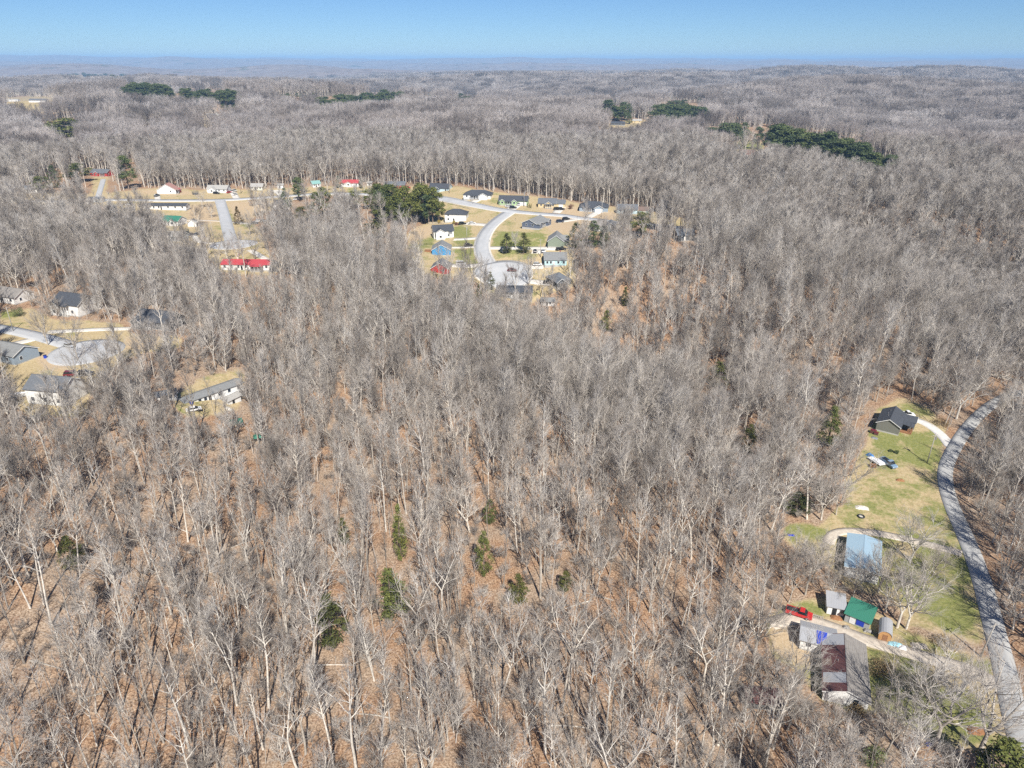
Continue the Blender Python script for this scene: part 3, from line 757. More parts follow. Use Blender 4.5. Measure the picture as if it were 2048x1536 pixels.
def house(name, label, cat, x, y, rot, L, W, hw, pitch, roof, wall, hip=False, wings=(), win=3, garage=None, porch=None, found=.35, chimney=False, group=None, mono=False, ends=1, sink=1.2, door=True, roof2=None, upper=False, vents=0):
    z = min(float(terrain(x + a, y + b)) for a in (-3, 0, 3) for b in (-3, 0, 3)) + .05
    t = link(name, None); t.empty_display_size = 1; t.location = (x, y, z); t.rotation_euler = (0, 0, R(rot))
    tag(t, label, cat, group)
    wm, rm = M['w_' + wall], M['r_' + roof]
    x0, x1, y0, y1 = -L / 2, L / 2, -W / 2, W / 2
    h = W / 2 * pitch
    wb, rb, fb = MB(), MB(), MB()
    fb.box(x0 + .03, x1 - .03, y0 + .03, y1 - .03, -sink, found)
    if hip:
        wb.box(x0, x1, y0, y1, found, hw)
        e = .45; k = W / 2 * .95
        ze = hw - .02
        b4 = [(x0 - e, y0 - e, ze), (x1 + e, y0 - e, ze), (x1 + e, y1 + e, ze), (x0 - e, y1 + e, ze)]
        rb.hull8(b4, [(p[0], p[1], ze + .18) for p in b4])
        n = len(rb.v); rb.v += [(p[0], p[1], ze + .183) for p in b4] + [(x0 + k, 0, hw + h + .2), (x1 - k, 0, hw + h + .2)]
        for f in [(0, 1, 5, 4), (2, 3, 4, 5), (1, 2, 5), (3, 0, 4)]: rb.f.append(tuple(n + i for i in f)); rb.m.append(0)
    elif mono:
        wb.prism([(y0, found), (y1, found), (y1, hw + W * pitch), (y0, hw)], 'x', x0, x1)
        e = .35
        rb.prism([(y0 - e, hw - e * pitch + .03), (y1 + e, hw + (W + e) * pitch + .03), (y1 + e, hw + (W + e) * pitch + .15), (y0 - e, hw - e * pitch + .15)], 'x', x0 - e, x1 + e)
    else:
        wb.prism([(y0, found), (y1, found), (y1, hw), (0, hw + h), (y0, hw)], 'x', x0, x1)
        gable_roof(rb, x0, x1, W, 0, hw, pitch, m=(0, 1 if roof2 else 0))
        rb.box(x0 - .4, x1 + .4, -.14, .14, hw + h + .12, hw + h + .225)       # ridge cap
    boards = []
    def chevron(axis, c, half, zz, pt, u0, u1):                                      # barge boards of one gable, one piece
        b_ = MB(); aL, top, aR = (c - half, zz), (c, zz + half * pt), (c + half, zz)
        b_.prism([aL, top, aR, (aR[0], aR[1] + .22), (top[0], top[1] + .22), (aL[0], aL[1] + .22)], axis, u0, u1); boards.append(b_)
    if not hip and not mono:
        for xx in (x0 - .425, x1 + .385): chevron('x', 0, W / 2 + .42, hw - .42 * pitch - .08, pitch, xx, xx + .04)
    for (wx, ww, wd, wp) in wings:                                                  # gabled bays on the front
        hh = ww / 2 * wp
        wb.prism([(wx - ww / 2, found), (wx + ww / 2, found), (wx + ww / 2, hw - .02), (wx, hw + hh - .02), (wx - ww / 2, hw - .02)], 'y', y0 - wd, y0 + .5)
        fb.box(wx - ww / 2 + .04, wx + ww / 2 - .04, y0 - wd + .03, y0 + .02, -sink, found - .01)
        gr = MB(); gable_roof(rb, y0 - wd, min(0, y0 + 2 + hh / max(pitch, .1)), ww, wx, hw - .05, wp, axis='y')
        chevron('y', wx, ww / 2 + .42, hw - .42 * wp - .12, wp, y0 - wd - .455, y0 - wd - .415)
    wb.build("wall", wm, t)
    r = rb.build("roof", [rm] + ([M['r_' + roof2]] if roof2 else []), t)
    for b_ in boards: b_.build("barge_board", M['trim'], t)
    if found > .05: fb.build("foundation", M['found'], t)
    if chimney:
        c = MB(); c.box(L * .2, L * .2 + .7, .4, 1.1, hw, hw + h + .9); c.build("chimney", M['w_brick'], r)
    if vents:
        for k in range(vents):
            v = MB(); yy = W * (.14 + .05 * (k % 2)); v.tube((-L * .2 + k * L * .2, yy, hw + h - yy * pitch), (-L * .2 + k * L * .2, yy, hw + h - yy * pitch + .6), .09, .09); v.build("vent_pipe", M['metal'], r)
    def window(px_, pz, w, hgt, face):
        f, p = MB(), MB()
        if face in 'fb':
            yy = (y0 if face == 'f' else y1); s = -1 if face == 'f' else 1
            f.box(px_ - w / 2 - .09, px_ + w / 2 + .09, min(yy - .02 * s, yy + .05 * s), max(yy - .02 * s, yy + .05 * s), pz - .09, pz + hgt + .09)
            p.box(px_ - w / 2, px_ + w / 2, min(yy + .03 * s, yy + .06 * s), max(yy + .03 * s, yy + .06 * s), pz, pz + hgt)
        else:
            xx = (x0 if face == 'l' else x1); s = -1 if face == 'l' else 1
            f.box(min(xx - .02 * s, xx + .05 * s), max(xx - .02 * s, xx + .05 * s), px_ - w / 2 - .09, px_ + w / 2 + .09, pz - .09, pz + hgt + .09)
            p.box(min(xx + .03 * s, xx + .06 * s), max(xx + .03 * s, xx + .06 * s), px_ - w / 2, px_ + w / 2, pz, pz + hgt)
        fo = f.build("window", M['trim'], t); p.build("pane", M['pane'], fo)
    busy = [(wx - ww / 2 - .7, wx + ww / 2 + .7) for wx, ww, _, _ in wings]
    if garage: busy.append((garage[0] - garage[1] / 2 - .5, garage[0] + garage[1] / 2 + .5))
    wz = found + .95; wh = min(1.25, hw - wz - .3)
    dx = -L * .08
    if win:
        for k in range(win):
            wx = x0 + L * (k + .5) / win
            if door and abs(wx - dx) < 1.2: wx = dx + (1.6 if wx >= dx else -1.6)
            if any(a < wx < b for a, b in busy): continue
            window(wx, wz, 1.0, wh, 'f')
            if upper: window(wx, wz + 2.6, 1.0, 1.2, 'f')
        if ends:
            for face in 'lr':
                for k in range(ends): window(-W * .22 + k * W * .42, wz, .9, wh, face)
                if upper: window(0, wz + 2.6, .9, 1.2, face)
        for wx, ww, wd, wp in wings:
            if garage and abs(garage[0] - wx) < ww / 2: continue
            f, p = MB(), MB(); yy = y0 - wd
            f.box(wx - .75, wx + .75, yy - .05, yy + .02, wz - .09, wz + wh + .09); p.box(wx - .66, wx + .66, yy - .06, yy - .03, wz, wz + wh)
            fo = f.build("window", M['trim'], t); p.build("pane", M['pane'], fo)
    if door and not any(a < dx < b for a, b in busy):
        d = MB(); d.box(dx - .48, dx + .48, y0 - .05, y0 + .02, found, found + 2.05); do = d.build("door", M['dark'] if wall in ('white', 'ivory', 'tan') else M['trim'], t)
        hd = MB(); hd.box(dx + .32, dx + .40, y0 - .10, y0 - .045, found + .95, found + 1.1); hd.build("handle", M['metal'], do)
    if garage:
        gx, gw, gy = garage
        g = MB(); g.box(gx - gw / 2, gx + gw / 2, gy - .06, gy + .02, .02, 2.25)
        for k in range(1, 4): g.box(gx - gw / 2 + .05, gx + gw / 2 - .05, gy - .075, gy - .055, .56 * k - .02, .56 * k + .02)
        g.build("garage_door", M['garage'], t)
    if porch:
        a, b, dp = porch
        p = MB(); p.box(a, b, y0 - dp, y0 - .01, -sink, found - .05); po = p.build("porch", M['greywood'] if wall != 'olive' else M['wood'], t)
        q = MB()
        for k in range(4):
            xx = a + .1 + (b - a - .3) * k / 3; q.box(xx, xx + .13, y0 - dp + .08, y0 - dp + .21, found - .05, hw - .32)
        q.box(a, b, y0 - dp + .12, y0 - dp + .17, found + .82, found + .88); q.build("porch_rail", M['trim'] if wall != 'olive' else M['wood'], po)
        pr = MB(); pr.prism([(y0 - dp - .25, hw - .42), (y0 - .02, hw + .02), (y0 - .02, hw + .12), (y0 - dp - .25, hw - .30)], 'x', a - .2, b + .2); pr.build("porch_roof", rm, po)
    NO_TREE.append((np.array([[x, y]]), max(L, W) / 2 + 1.0))
    # small yard skirt
    return t

def hp(name, label, cat, px, py, wpx, W, hw, pitch, roof, wall, rot=0, gable=False, **kw):
    """house whose camera-facing side spans wpx photograph pixels and stands on pixel (px, py)"""
    gx, gy, gz = at(px, py)
    sc = F_PX / (gy * CP + (CAM_H - gz) * SP)
    ext = wpx / sc
    if gable:      # the gable end faces the camera: wpx is the width
        L, W = W, ext
        b = math.atan2(gx, gy)
        return house(name, label, cat, gx + L / 2 * math.sin(b) * .5, gy + L / 2, 90 + rot, L, W, hw, pitch, roof, wall, **kw)
    L = ext
    return house(name, label, cat, gx - (W / 2) * math.sin(R(rot)), gy + (W / 2) * math.cos(R(rot)), rot, L, W, hw, pitch, roof, wall, **kw)

hp("house", "light blue house with charcoal roof at the far bend behind the pines", "house", 878, 384, 42, 8.5, 3.1, .62, 'charcoal', 'lightblue', rot=-14, wings=[(-1.5, 3.5, 1.2, .6)], porch=(-6, 1, 1.6), chimney=False)
hp("house", "long white house with charcoal hipped roof and front garage gable", "house", 954, 399, 55, 10.5, 2.9, .50, 'charcoal', 'white', rot=-8, hip=True, wings=[(4.6, 6.2, 2.2, .55)], garage=(4.6, 4.9, -10.5 / 2 - 2.2), porch=(-4.5, 1, 1.5), win=4)
hp("house", "charcoal roofed house with pale green gable end and open carport", "house", 1026, 411, 58, 8.5, 3.0, .62, 'charcoal', 'green', rot=-8, wings=[(-7.2, 3.2, 1.0, .7), (1.0, 3.2, 1.6, .7)], garage=(6.5, 5.2, -4.25), porch=(-5.4, -.8, 1.4), win=4)
hp("house", "tan house with slate roof and small front porch gable by the dark cars", "house", 1094, 416, 36, 8.0, 3.0, .66, 'slate', 'tan', rot=-8, wings=[(1.0, 4.6, 1.4, .7)], porch=(-1.2, 3.2, 2.6), win=3)
hp("garage", "tan detached garage with white door beside the tan house", "garage", 1121, 415, 17, 6.5, 2.6, .6, 'slate', 'tan', rot=-8, garage=(.2, 2.9, -3.25), win=0, door=False, found=.1)
hp("house", "white two storey house with charcoal hipped roof beside the curving street", "house", 911, 444, 43, 10, 4.9, .52, 'charcoal', 'white', rot=-6, hip=True, garage=(2.6, 4.2, -5), win=3, upper=True, sink=1.5)
hp("house", "white house of stepped gables with charcoal roofs above the blue one", "house", 888, 477, 40, 9, 4.6, .60, 'charcoal', 'white', rot=14, wings=[(-2.4, 5.4, 3.0, .62)], win=2, upper=False, sink=1.5, porch=(3.0, 5.0, 1.4))
hp("house", "bright blue gable ended house with grey roof", "house", 883, 511, 37, 11, 3.3, .55, 'grey', 'blue', rot=2, gable=True, win=2, ends=0, porch=None)
hp("house", "red gable ended house with grey roof behind bare branches", "house", 882, 547, 35, 10, 3.3, .62, 'slate', 'red', rot=-4, gable=True, win=2, ends=1)
hp("house", "slate blue house with grey roof alone on the open dry slope", "house", 1070, 459, 33, 15, 3.4, .45, 'grey', 'slateblue', rot=-28, gable=True, wings=[(-5.2, 4.2, 1.6, .5), (4.6, 5.0, 2.6, .5)], porch=(-2.6, 1.8, 1.6), win=4, ends=2, found=.9, sink=1.6)
hp("house", "sage green house with stepped grey gables beside the parked pickup", "house", 1113, 496, 32, 12, 3.4, .70, 'grey', 'sage', rot=-6, gable=True, win=2, ends=0, wings=[(-1.0, 5.5, 2.4, .75), (3.0, 4, 1.4, .75)], sink=1.5)
hp("house", "aqua house with broad grey roof at the end of the long drive", "house", 1111, 534, 44, 11, 3.2, .50, 'grey', 'aqua', rot=0, win=4, chimney=True)
hp("house", "dark grey house with steep hipped roof hidden below the aqua house", "house", 1126, 574, 36, 10, 2.9, .62, 'slate', 'darkgrey', rot=24, hip=True, wings=[(-2, 5, 2, .7)], win=2)
hp("house", "dark house with charcoal roof and white windows below the turning circle", "house", 1029, 599, 70, 8.5, 3.9, .5, 'charcoal', 'darkgrey', rot=0, win=6, sink=1.6)
hp("shed", "white garden shed with grey roof below the dark house", "shed", 1096, 612, 27, 5, 2.6, .5, 'grey', 'white', rot=0, win=1, door=True, ends=0)
hp("house", "blue grey house with charcoal hipped roof and white garage door", "house", 1187, 424, 57, 10.5, 2.9, .55, 'charcoal', 'bluegrey', rot=-8, hip=True, wings=[(3.5, 6, 2.0, .55)], garage=(3.5, 4.7, -10.5 / 2 - 2.0), porch=(-4.5, .2, 1.5), win=4)
hp("house", "light blue house with slate roof and porch gable by the dark tree tops", "house", 1254, 428, 40, 8.5, 3.0, .62, 'slate', 'lightblue', rot=-8, wings=[(1.2, 5, 1.4, .66)], porch=(-1.3, 3.6, 2.6), win=3)
hp("garage", "light blue garage with brown roof next to the light blue house", "garage", 1287, 427, 19, 6.5, 2.5, .55, 'brownroof', 'lightblue', rot=-8, garage=(.3, 2.9, -3.25), win=0, door=False, found=.1)
hp("house", "grey house with greybrown roof half hidden by trees", "house", 1201, 463, 26, 9, 3.2, .6, 'greybrown', 'grey', rot=10, win=2)
hp("house", "grey gable ended house just right of the half hidden one", "house", 1222, 464, 20, 10, 3.3, .7, 'slate', 'grey', rot=-10, gable=True, win=2)
hp("house", "grey house deep in the bare trees right of the lots", "house", 1372, 482, 34, 9, 3.2, .55, 'slate', 'darkgrey', rot=6, win=2)
# the row along the through street, from the left edge
hp("house", "red house with slate roof alone up its pale drive", "house", 198, 353, 38, 8.5, 3.2, .55, 'slate', 'red', rot=-12, win=3, porch=(2, 6, 1.6), wings=[(-1.5, 3.5, 1, .6)])
hp("house", "white cottage with pink roof and wide front gable", "house", 335, 388, 36, 9, 3.0, .60, 'pinkroof', 'white', rot=6, gable=True, win=2, porch=(-4, 0, 1.6))
hp("shed", "small red shed beside the pink roofed cottage", "shed", 355, 386, 10, 3.0, 2.3, .5, 'red', 'red', win=0, ends=0)
hp("house", "white house with pale grey roof beside the trampoline", "house", 434, 386, 40, 8.5, 3.0, .52, 'paleroof', 'white', rot=-3, wings=[(-3.0, 6.0, 2.2, .55)], win=4)
hp("house", "pale house with grey roof behind the bushes right of the pole", "house", 513, 381, 24, 8, 2.8, .5, 'paleroof', 'ivory', win=3)
hp("house", "blue grey roofed white house at the far left edge of the street", "house", 59, 387, 30, 8, 2.9, .5, 'slate', 'white', rot=5, win=3)
hp("mobile_home", "long white mobile home with dark roof below the street", "mobile home", 330, 420, 86, 6.5, 3.0, .34, 'charcoal', 'white', rot=-1, win=6, vents=3)
hp("mobile_home", "white mobile home left of the red house drive", "mobile home", 157, 409, 44, 4.6, 2.9, .22, 'paleroof', 'white', win=5)
hp("mobile_home", "grey roofed mobile home end on beside the long white one", "mobile home", 191, 405, 26, 5, 2.8, .3, 'slate', 'grey', win=3)
hp("mobile_home", "small white mobile home at the left edge of the street", "mobile home", 31, 405, 22, 5, 2.8, .28, 'paleroof', 'white', win=2)
hp("house", "white house with green metal roof among the yard sheds", "house", 341, 451, 36, 9, 3.0, .50, 'green', 'white', rot=-12, win=3, porch=(-1, 3, 1.6), wings=[(2.6, 4.4, 1.6, .5)])
hp("house", "grey house with pale roof below the green roofed one", "house", 345, 483, 33, 9, 3.0, .45, 'paleroof', 'grey', rot=-10, win=3)
hp("house", "grey gabled house with white front corner behind thin trees", "house", 362, 523, 42, 10, 3.6, .55, 'grey', 'grey', rot=-20, win=3, wings=[(3.5, 5, 1.5, .6)])
hp("mobile_home", "long white home with bright red metal roof", "mobile home", 492, 541, 98, 8, 3.0, .36, 'red', 'white', rot=-2, win=7, porch=(3, 9, 2.2))
hp("house", "white house with charcoal roof beside the dark leaning cedar", "house", 563, 419, 30, 9, 3.4, .55, 'charcoal', 'white', rot=6, win=2)
hp("shed", "white arched yard shed on bare dirt", "shed", 386, 454, 17, 4, 2.6, .7, 'paleroof', 'white', gable=True, win=0, ends=0)
hp("shed", "white gabled shed under the trees right of the red roof", "shed", 610, 551, 19, 5, 2.6, .6, 'paleroof', 'white', rot=12, gable=True, win=0, ends=0)
hp("house", "white house with bright red roof and small front gable", "house", 700, 374, 35, 8.5, 3.0, .46, 'red', 'white', wings=[(-1.0, 4.5, 1.2, .55)], win=4)
hp("house", "red house with slate roof and porch gable behind the pines", "house", 789, 378, 42, 8.5, 3.1, .55, 'slate', 'red', wings=[(-1.0, 5, 1.4, .6)], porch=(-7, -3.6, 1.6), win=4)
hp("shed", "small white shed right of the red roofed white house", "shed", 739, 372, 9, 3.4, 2.4, .5, 'paleroof', 'white', win=0, ends=0)
hp("house", "white house with teal roof at the back of the street", "house", 634, 375, 16, 7, 2.9, .55, 'teal', 'white', rot=30, win=2)
hp("shed", "tall white shed at the top of the wide concrete pad", "shed", 561, 378, 11, 4, 3.0, .4, 'paleroof', 'white', win=0, ends=0)
hp("house", "cream house glimpsed between the pines", "house", 690, 405, 26, 8, 3.0, .5, 'paleroof', 'ivory', win=3)
hp("shed", "tiny red shed with white frame in the trees", "shed", 782, 556, 11, 3.0, 2.4, .5, 'red', 'red', win=0, ends=0)
hp("shed", "low pale grey outbuilding left of the red gabled house", "shed", 822, 550, 26, 5, 2.3, .3, 'paleroof', 'white', win=0)
# left court
house("house", "tall white house with dark roof and plain gable beside the grey court", "house", -180.5, 281.0, -19, 14, 10.5, 4.8, .58, 'charcoal', 'white', win=2, ends=0, wings=[(-4.4, 4.4, 1.6, .6)], porch=(-2.0, 2.4, 1.6), sink=2.2, found=.3)
house("house", "dark grey house with white trimmed front gable at the court's end", "house", -138.2, 264.2, -17, 16, 9.5, 3.2, .62, 'charcoal', 'darkgrey', win=4, wings=[(-5.6, 4.6, 2.0, .75)], porch=(-3.0, .5, 1.4), sink=1.8)
house("house", "white house with pale grey roof at the left edge above the court", "house", -217.5, 297.0, -20, 15, 9, 3.2, .55, 'greybrown', 'white', win=3, sink=1.8)
house("house", "tall white house with charcoal roof at the lower left", "house", -140.5, 198.0, -10, 13, 9, 5.0, .60, 'slate', 'white', win=3, ends=0, upper=False, door=False, sink=2.2, chimney=False, found=.2)
gx, gy, gz = at(12, 728)
house("house", "grey roofed pale house cut by the left edge below the court", "house", gx, gy + 5, -22, 13, 9, 3.4, .5, 'grey', 'bluegrey', win=2, sink=2)
house("mobile_home", "long white mobile home with dark roof lying aslant in the woods", "mobile home", -101.6, 216.4, 50, 21, 5.2, 2.9, .30, 'grey', 'white', win=6, sink=1.8, vents=2)
gx, gy, gz = at(458, 806)
house("shed", "white shed with pale ridged roof beside the aslant mobile home", "shed", gx, gy + 2, 62, 5.5, 3.4, 2.5, .5, 'paleroof', 'white', win=0, ends=0)
gx, gy, gz = at(328, 800)
house("shed", "whitewashed outbuilding left of the aslant mobile home", "shed", gx, gy + 2, 30, 6, 4, 2.5, .4, 'slate', 'white', win=1, ends=0)
gx, gy, gz = at(465, 850)
house("shed", "low pale board lean-to below the aslant mobile home", "shed", gx, gy + 1, 25, 5.0, 2.6, 1.6, .12, 'green', 'ivory', mono=True, win=0, ends=0, door=False, found=.02)
# right valley
house("house", "dark olive cabin with charcoal roof and brown porch above the country road", "house", 129.2, 214.8, 55, 11.5, 7.0, 3.2, .55, 'charcoal', 'olive', win=0, ends=0, wings=[(3.2, 4.6, 3.6, .5)], porch=(-2.6, .8, 3.4), vents=3, sink=1.6, found=.5)
house("barn", "white building with wide pale blue metal roof under bare trees", "building", 87.4, 142.9, 64, 14.2, 7.4, 3.0, .16, 'blue', 'white', win=3, ends=1, sink=1.0, found=.2)
house("shed", "weathered shed with slanting green metal roof", "shed", 78.0, 123.2, -38, 5.0, 4.8, 2.3, .17, 'green', 'grey', mono=True, win=0, ends=0, door=False, found=.05)
house("shed", "white walled shed with grey tin roof joined to the green roofed shed", "shed", 73.9, 126.6, -18, 3.6, 4.0, 2.3, .18, 'tin', 'white', mono=True, win=1, ends=0, found=.05)
farmhouse = house("house", "long white farmhouse with grey shingle slope and rusty maroon back slope", "house", 67.4, 106.8, 69, 15.4, 8.0, 2.9, .36, 'greybrown', 'white', win=3, ends=1, roof2='maroon', sink=1.2, vents=2)
house("house", "low white wing with grey roof and blue tarp beside the long farmhouse", "house wing", 65.6, 116.0, -23, 6.6, 5.6, 2.7, .34, 'tin', 'white', win=2, ends=0, sink=1.2, door=False)
def slope_panel(parent, x0, x1, y0, y1, W, hw, pitch, m, side=1, lift=.02):
    """metal sheet laid on a roof slope"""
    roof = [c for c in parent.children if c.name.startswith("roof")][0]
    q = MB(); zf = lambda yy: hw + (W / 2 - yy) * pitch + .19 + lift
    a, b = y0 * side, y1 * side
    q.hull8([(x0, a, zf(y0)), (x1, a, zf(y0)), (x1, b, zf(y1)), (x0, b, zf(y1))], [(x0, a, zf(y0) + .03), (x1, a, zf(y0) + .03), (x1, b, zf(y1) + .03), (x0, b, zf(y1) + .03)])
    return q.build("roof_panel", m, roof)
slope_panel(farmhouse, -5.9, -3.2, .25, 4.2, 8.0, 2.9, .36, M['r_tin'])
slope_panel(farmhouse, 4.6, 7.9, .25, 4.3, 8.0, 2.9, .36, M['r_tin'])
slope_panel(farmhouse, -1.2, .6, 2.6, 4.3, 8.0, 2.9, .36, M['r_brownroof'])
gx, gy, gz = at(1532, 1424)
house("shed", "low maroon shed under the branches at the bottom right", "shed", gx, gy + 2.2, -8, 6.5, 3.6, 1.9, .3, 'maroon', 'darkgrey', win=0, ends=0, door=False, found=.05)
# far buildings
for (px, py, w, roof, wall, lab) in [(75,205,34,'slate','white',"long pale building in the far left field"),(107,192,18,'brownroof','tan',"tan farm building at the edge of the far left field"),(25,203,22,'paleroof','white',"white barn on the left of the far field"),(90,218,20,'paleroof','ivory',"cream house at the foot of the far left field"),
 (330,262,30,'slate','white',"white house among trees in the far clearing"),(395,264,26,'paleroof','white',"pale house right of the far clearing's trees"),(425,235,24,'paleroof','ivory',"cream house on top of the far clearing"),(355,268,20,'brownroof','brick',"brick house in the far clearing"),
 (1236,251,28,'charcoal','darkgrey',"dark house on the far right hill"),(1274,246,18,'tan_','tan',"tan barn beside the dark hill house"),(1496,312,30,'brownroof','brick',"brick house with pale gable trim under the right hand pines"),(890,240,24,'paleroof','white',"flat pale roof deep in the woods above the street"),(676,240,26,'paleroof','white',"white building far back in the woods"),(735,262,20,'paleroof','ivory',"cream roof in the woods left of centre"),(15,222,20,'slate','white',"white house below the far left barn"),(130,222,16,'paleroof','white',"small white house right of the far left field"),(292,255,22,'slate','ivory',"cream house low in the far clearing's left"),(440,262,18,'charcoal','white',"white house with dark roof right of the far clearing"),(665,206,14,'paleroof','white',"tiny white house above the long pine stand"),(780,250,18,'paleroof','white',"white roofed house in the woods left of the lone cedar"),(830,226,16,'slate','white',"small house in the far middle woods"),(985,285,18,'paleroof','white',"white roof deep in the woods above the carport house"),(1070,270,16,'slate','ivory',"cream house deep in the woods above the tan house"),(1600,243,22,'paleroof','white',"long white roof among the far right woods"),(1860,157,30,'paleroof','white',"tiny white building on the hazy right hills")]:
    roof = 'paleroof' if roof == 'tan_' else roof
    hp("house", lab, "house", px, py, w, 9 if py > 180 else 25, 3.2, .5, roof, wall, win=2 if py > 225 else 0, door=False, ends=0)
# ------------------------------------------------------------------ vehicles
for n, c in dict(white=(.78, .78, .77), black=(.018, .019, .021), silver=(.48, .50, .52), red=(.48, .028, .028), maroon=(.15, .022, .03), blue=(.20, .30, .42), grey=(.16, .17, .18), darkblue=(.03, .045, .08)).items(): M['c_' + n] = paint(n + "_car_paint", c, .22)
M['glass'] = paint("car_glass", (.018, .022, .026), .06); M['lamp'] = paint("lamp_lens", (.7, .7, .66), .15); M['tail'] = paint("tail_lens", (.35, .01, .01), .2)
def vehicle(kind, label, colr, px, py, yaw, xy=None, cat=None):
    x, y = xy if xy else at(px, py)[:2]
    z = float(terrain(x, y)) + .14
    name = dict(sedan="parked_car", suv="parked_suv", pickup="pickup_truck", van="parked_van")[kind]
    t = link(name, None); t.location = (x, y, z); t.rotation_euler = (0, 0, R(yaw)); t.empty_display_size = 1
    tag(t, label, cat or dict(sedan="car", suv="car", pickup="pickup", van="van")[kind])
    L, W, h1, h2 = dict(sedan=(4.7, 1.82, .88, 1.45), suv=(4.9, 1.95, 1.05, 1.80), pickup=(5.7, 2.0, 1.08, 1.88), van=(5.4, 2.0, 1.10, 2.15))[kind]
    l = L / 2; w = W / 2
    b = MB()
    prof = [(-l, .35), (l, .35), (l, h1 - .28), (l - .12, h1 - .12), (l - 1.25, h1), (-l + .08, h1), (-l, h1 - .15)]
    b.prism(prof, 'y', -w + .04, w - .04)
    for s in (-1, 1): b.prism([(-l + .1, .45), (l - .15, .45), (l - .3, h1 - .2), (-l + .1, h1 - .16)], 'y', s * w - .045 * (s > 0), s * w + .045 * (s < 0))
    if kind == 'pickup':
        b.box(-l + .02, -l + .08, -w + .05, w - .05, h1, h1 + .22); b.box(-l + .08, -.25, -w + .05, -w + .14, h1, h1 + .22); b.box(-l + .08, -.25, w - .14, w - .05, h1, h1 + .22)
        c0, c1, f0, f1 = -.35, 1.75, .15, 1.05
    elif kind == 'van': c0, c1, f0, f1 = -l + .1, l - .75, -l + .2, l - 1.55
    elif kind == 'suv': c0, c1, f0, f1 = -l + .12, 1.35, -l + .45, .55
    else: c0, c1, f0, f1 = -l + .65, 1.35, -l + 1.25, .45
    q = w - .16
    # roof panel
    b.hull8([(f0 - .06, -q, h2 - .06), (f1 + .06, -q, h2 - .06), (f1 + .06, q, h2 - .06), (f0 - .06, q, h2 - .06)], [(f0 + .06, -q + .1, h2), (f1 - .06, -q + .1, h2), (f1 - .06, q - .1, h2), (f0 + .06, q - .1, h2)])
    bo = b.build("body", M['c_' + colr], t)
    if kind == 'pickup':
        bed = MB(); bed.box(-l + .085, -.26, -w + .145, w - .145, h1 + .004, h1 + .03); bed.build("truck_bed", M['dark'], t)
    g = MB(); g.hull8([(c0, -w + .07, h1 + .002), (c1, -w + .07, h1 + .002), (c1, w - .07, h1 + .002), (c0, w - .07, h1 + .002)], [(f0, -q, h2 - .064), (f1, -q, h2 - .064), (f1, q, h2 - .064), (f0, q, h2 - .064)])
    g.build("windows", M['glass'], t)
    for sx in (-1, 1):
        for sy in (-1, 1):
            k = MB(); xx = sx * L * .30; k.tube((xx, sy * (w - .22), .34), (xx, sy * (w + .015), .34), .34, .34, 14)
            wo = k.build("wheel", M['black'], t)
            k = MB(); k.tube((xx, sy * (w + .012), .34), (xx, sy * (w + .03), .34), .19, .17, 10); k.build("rim", M['metal'], wo)
    for sy in (-1, 1):
        k = MB(); k.box(l - .06, l + .015, sy * (w - .32) - .16, sy * (w - .32) + .16, h1 - .42, h1 - .27); k.build("headlight", M['lamp'], t)
        k = MB(); k.box(-l - .015, -l + .05, sy * (w - .2) - .1, sy * (w - .2) + .1, h1 - .40, h1 - .22); k.build("tail_light", M['tail'], t)
    return t
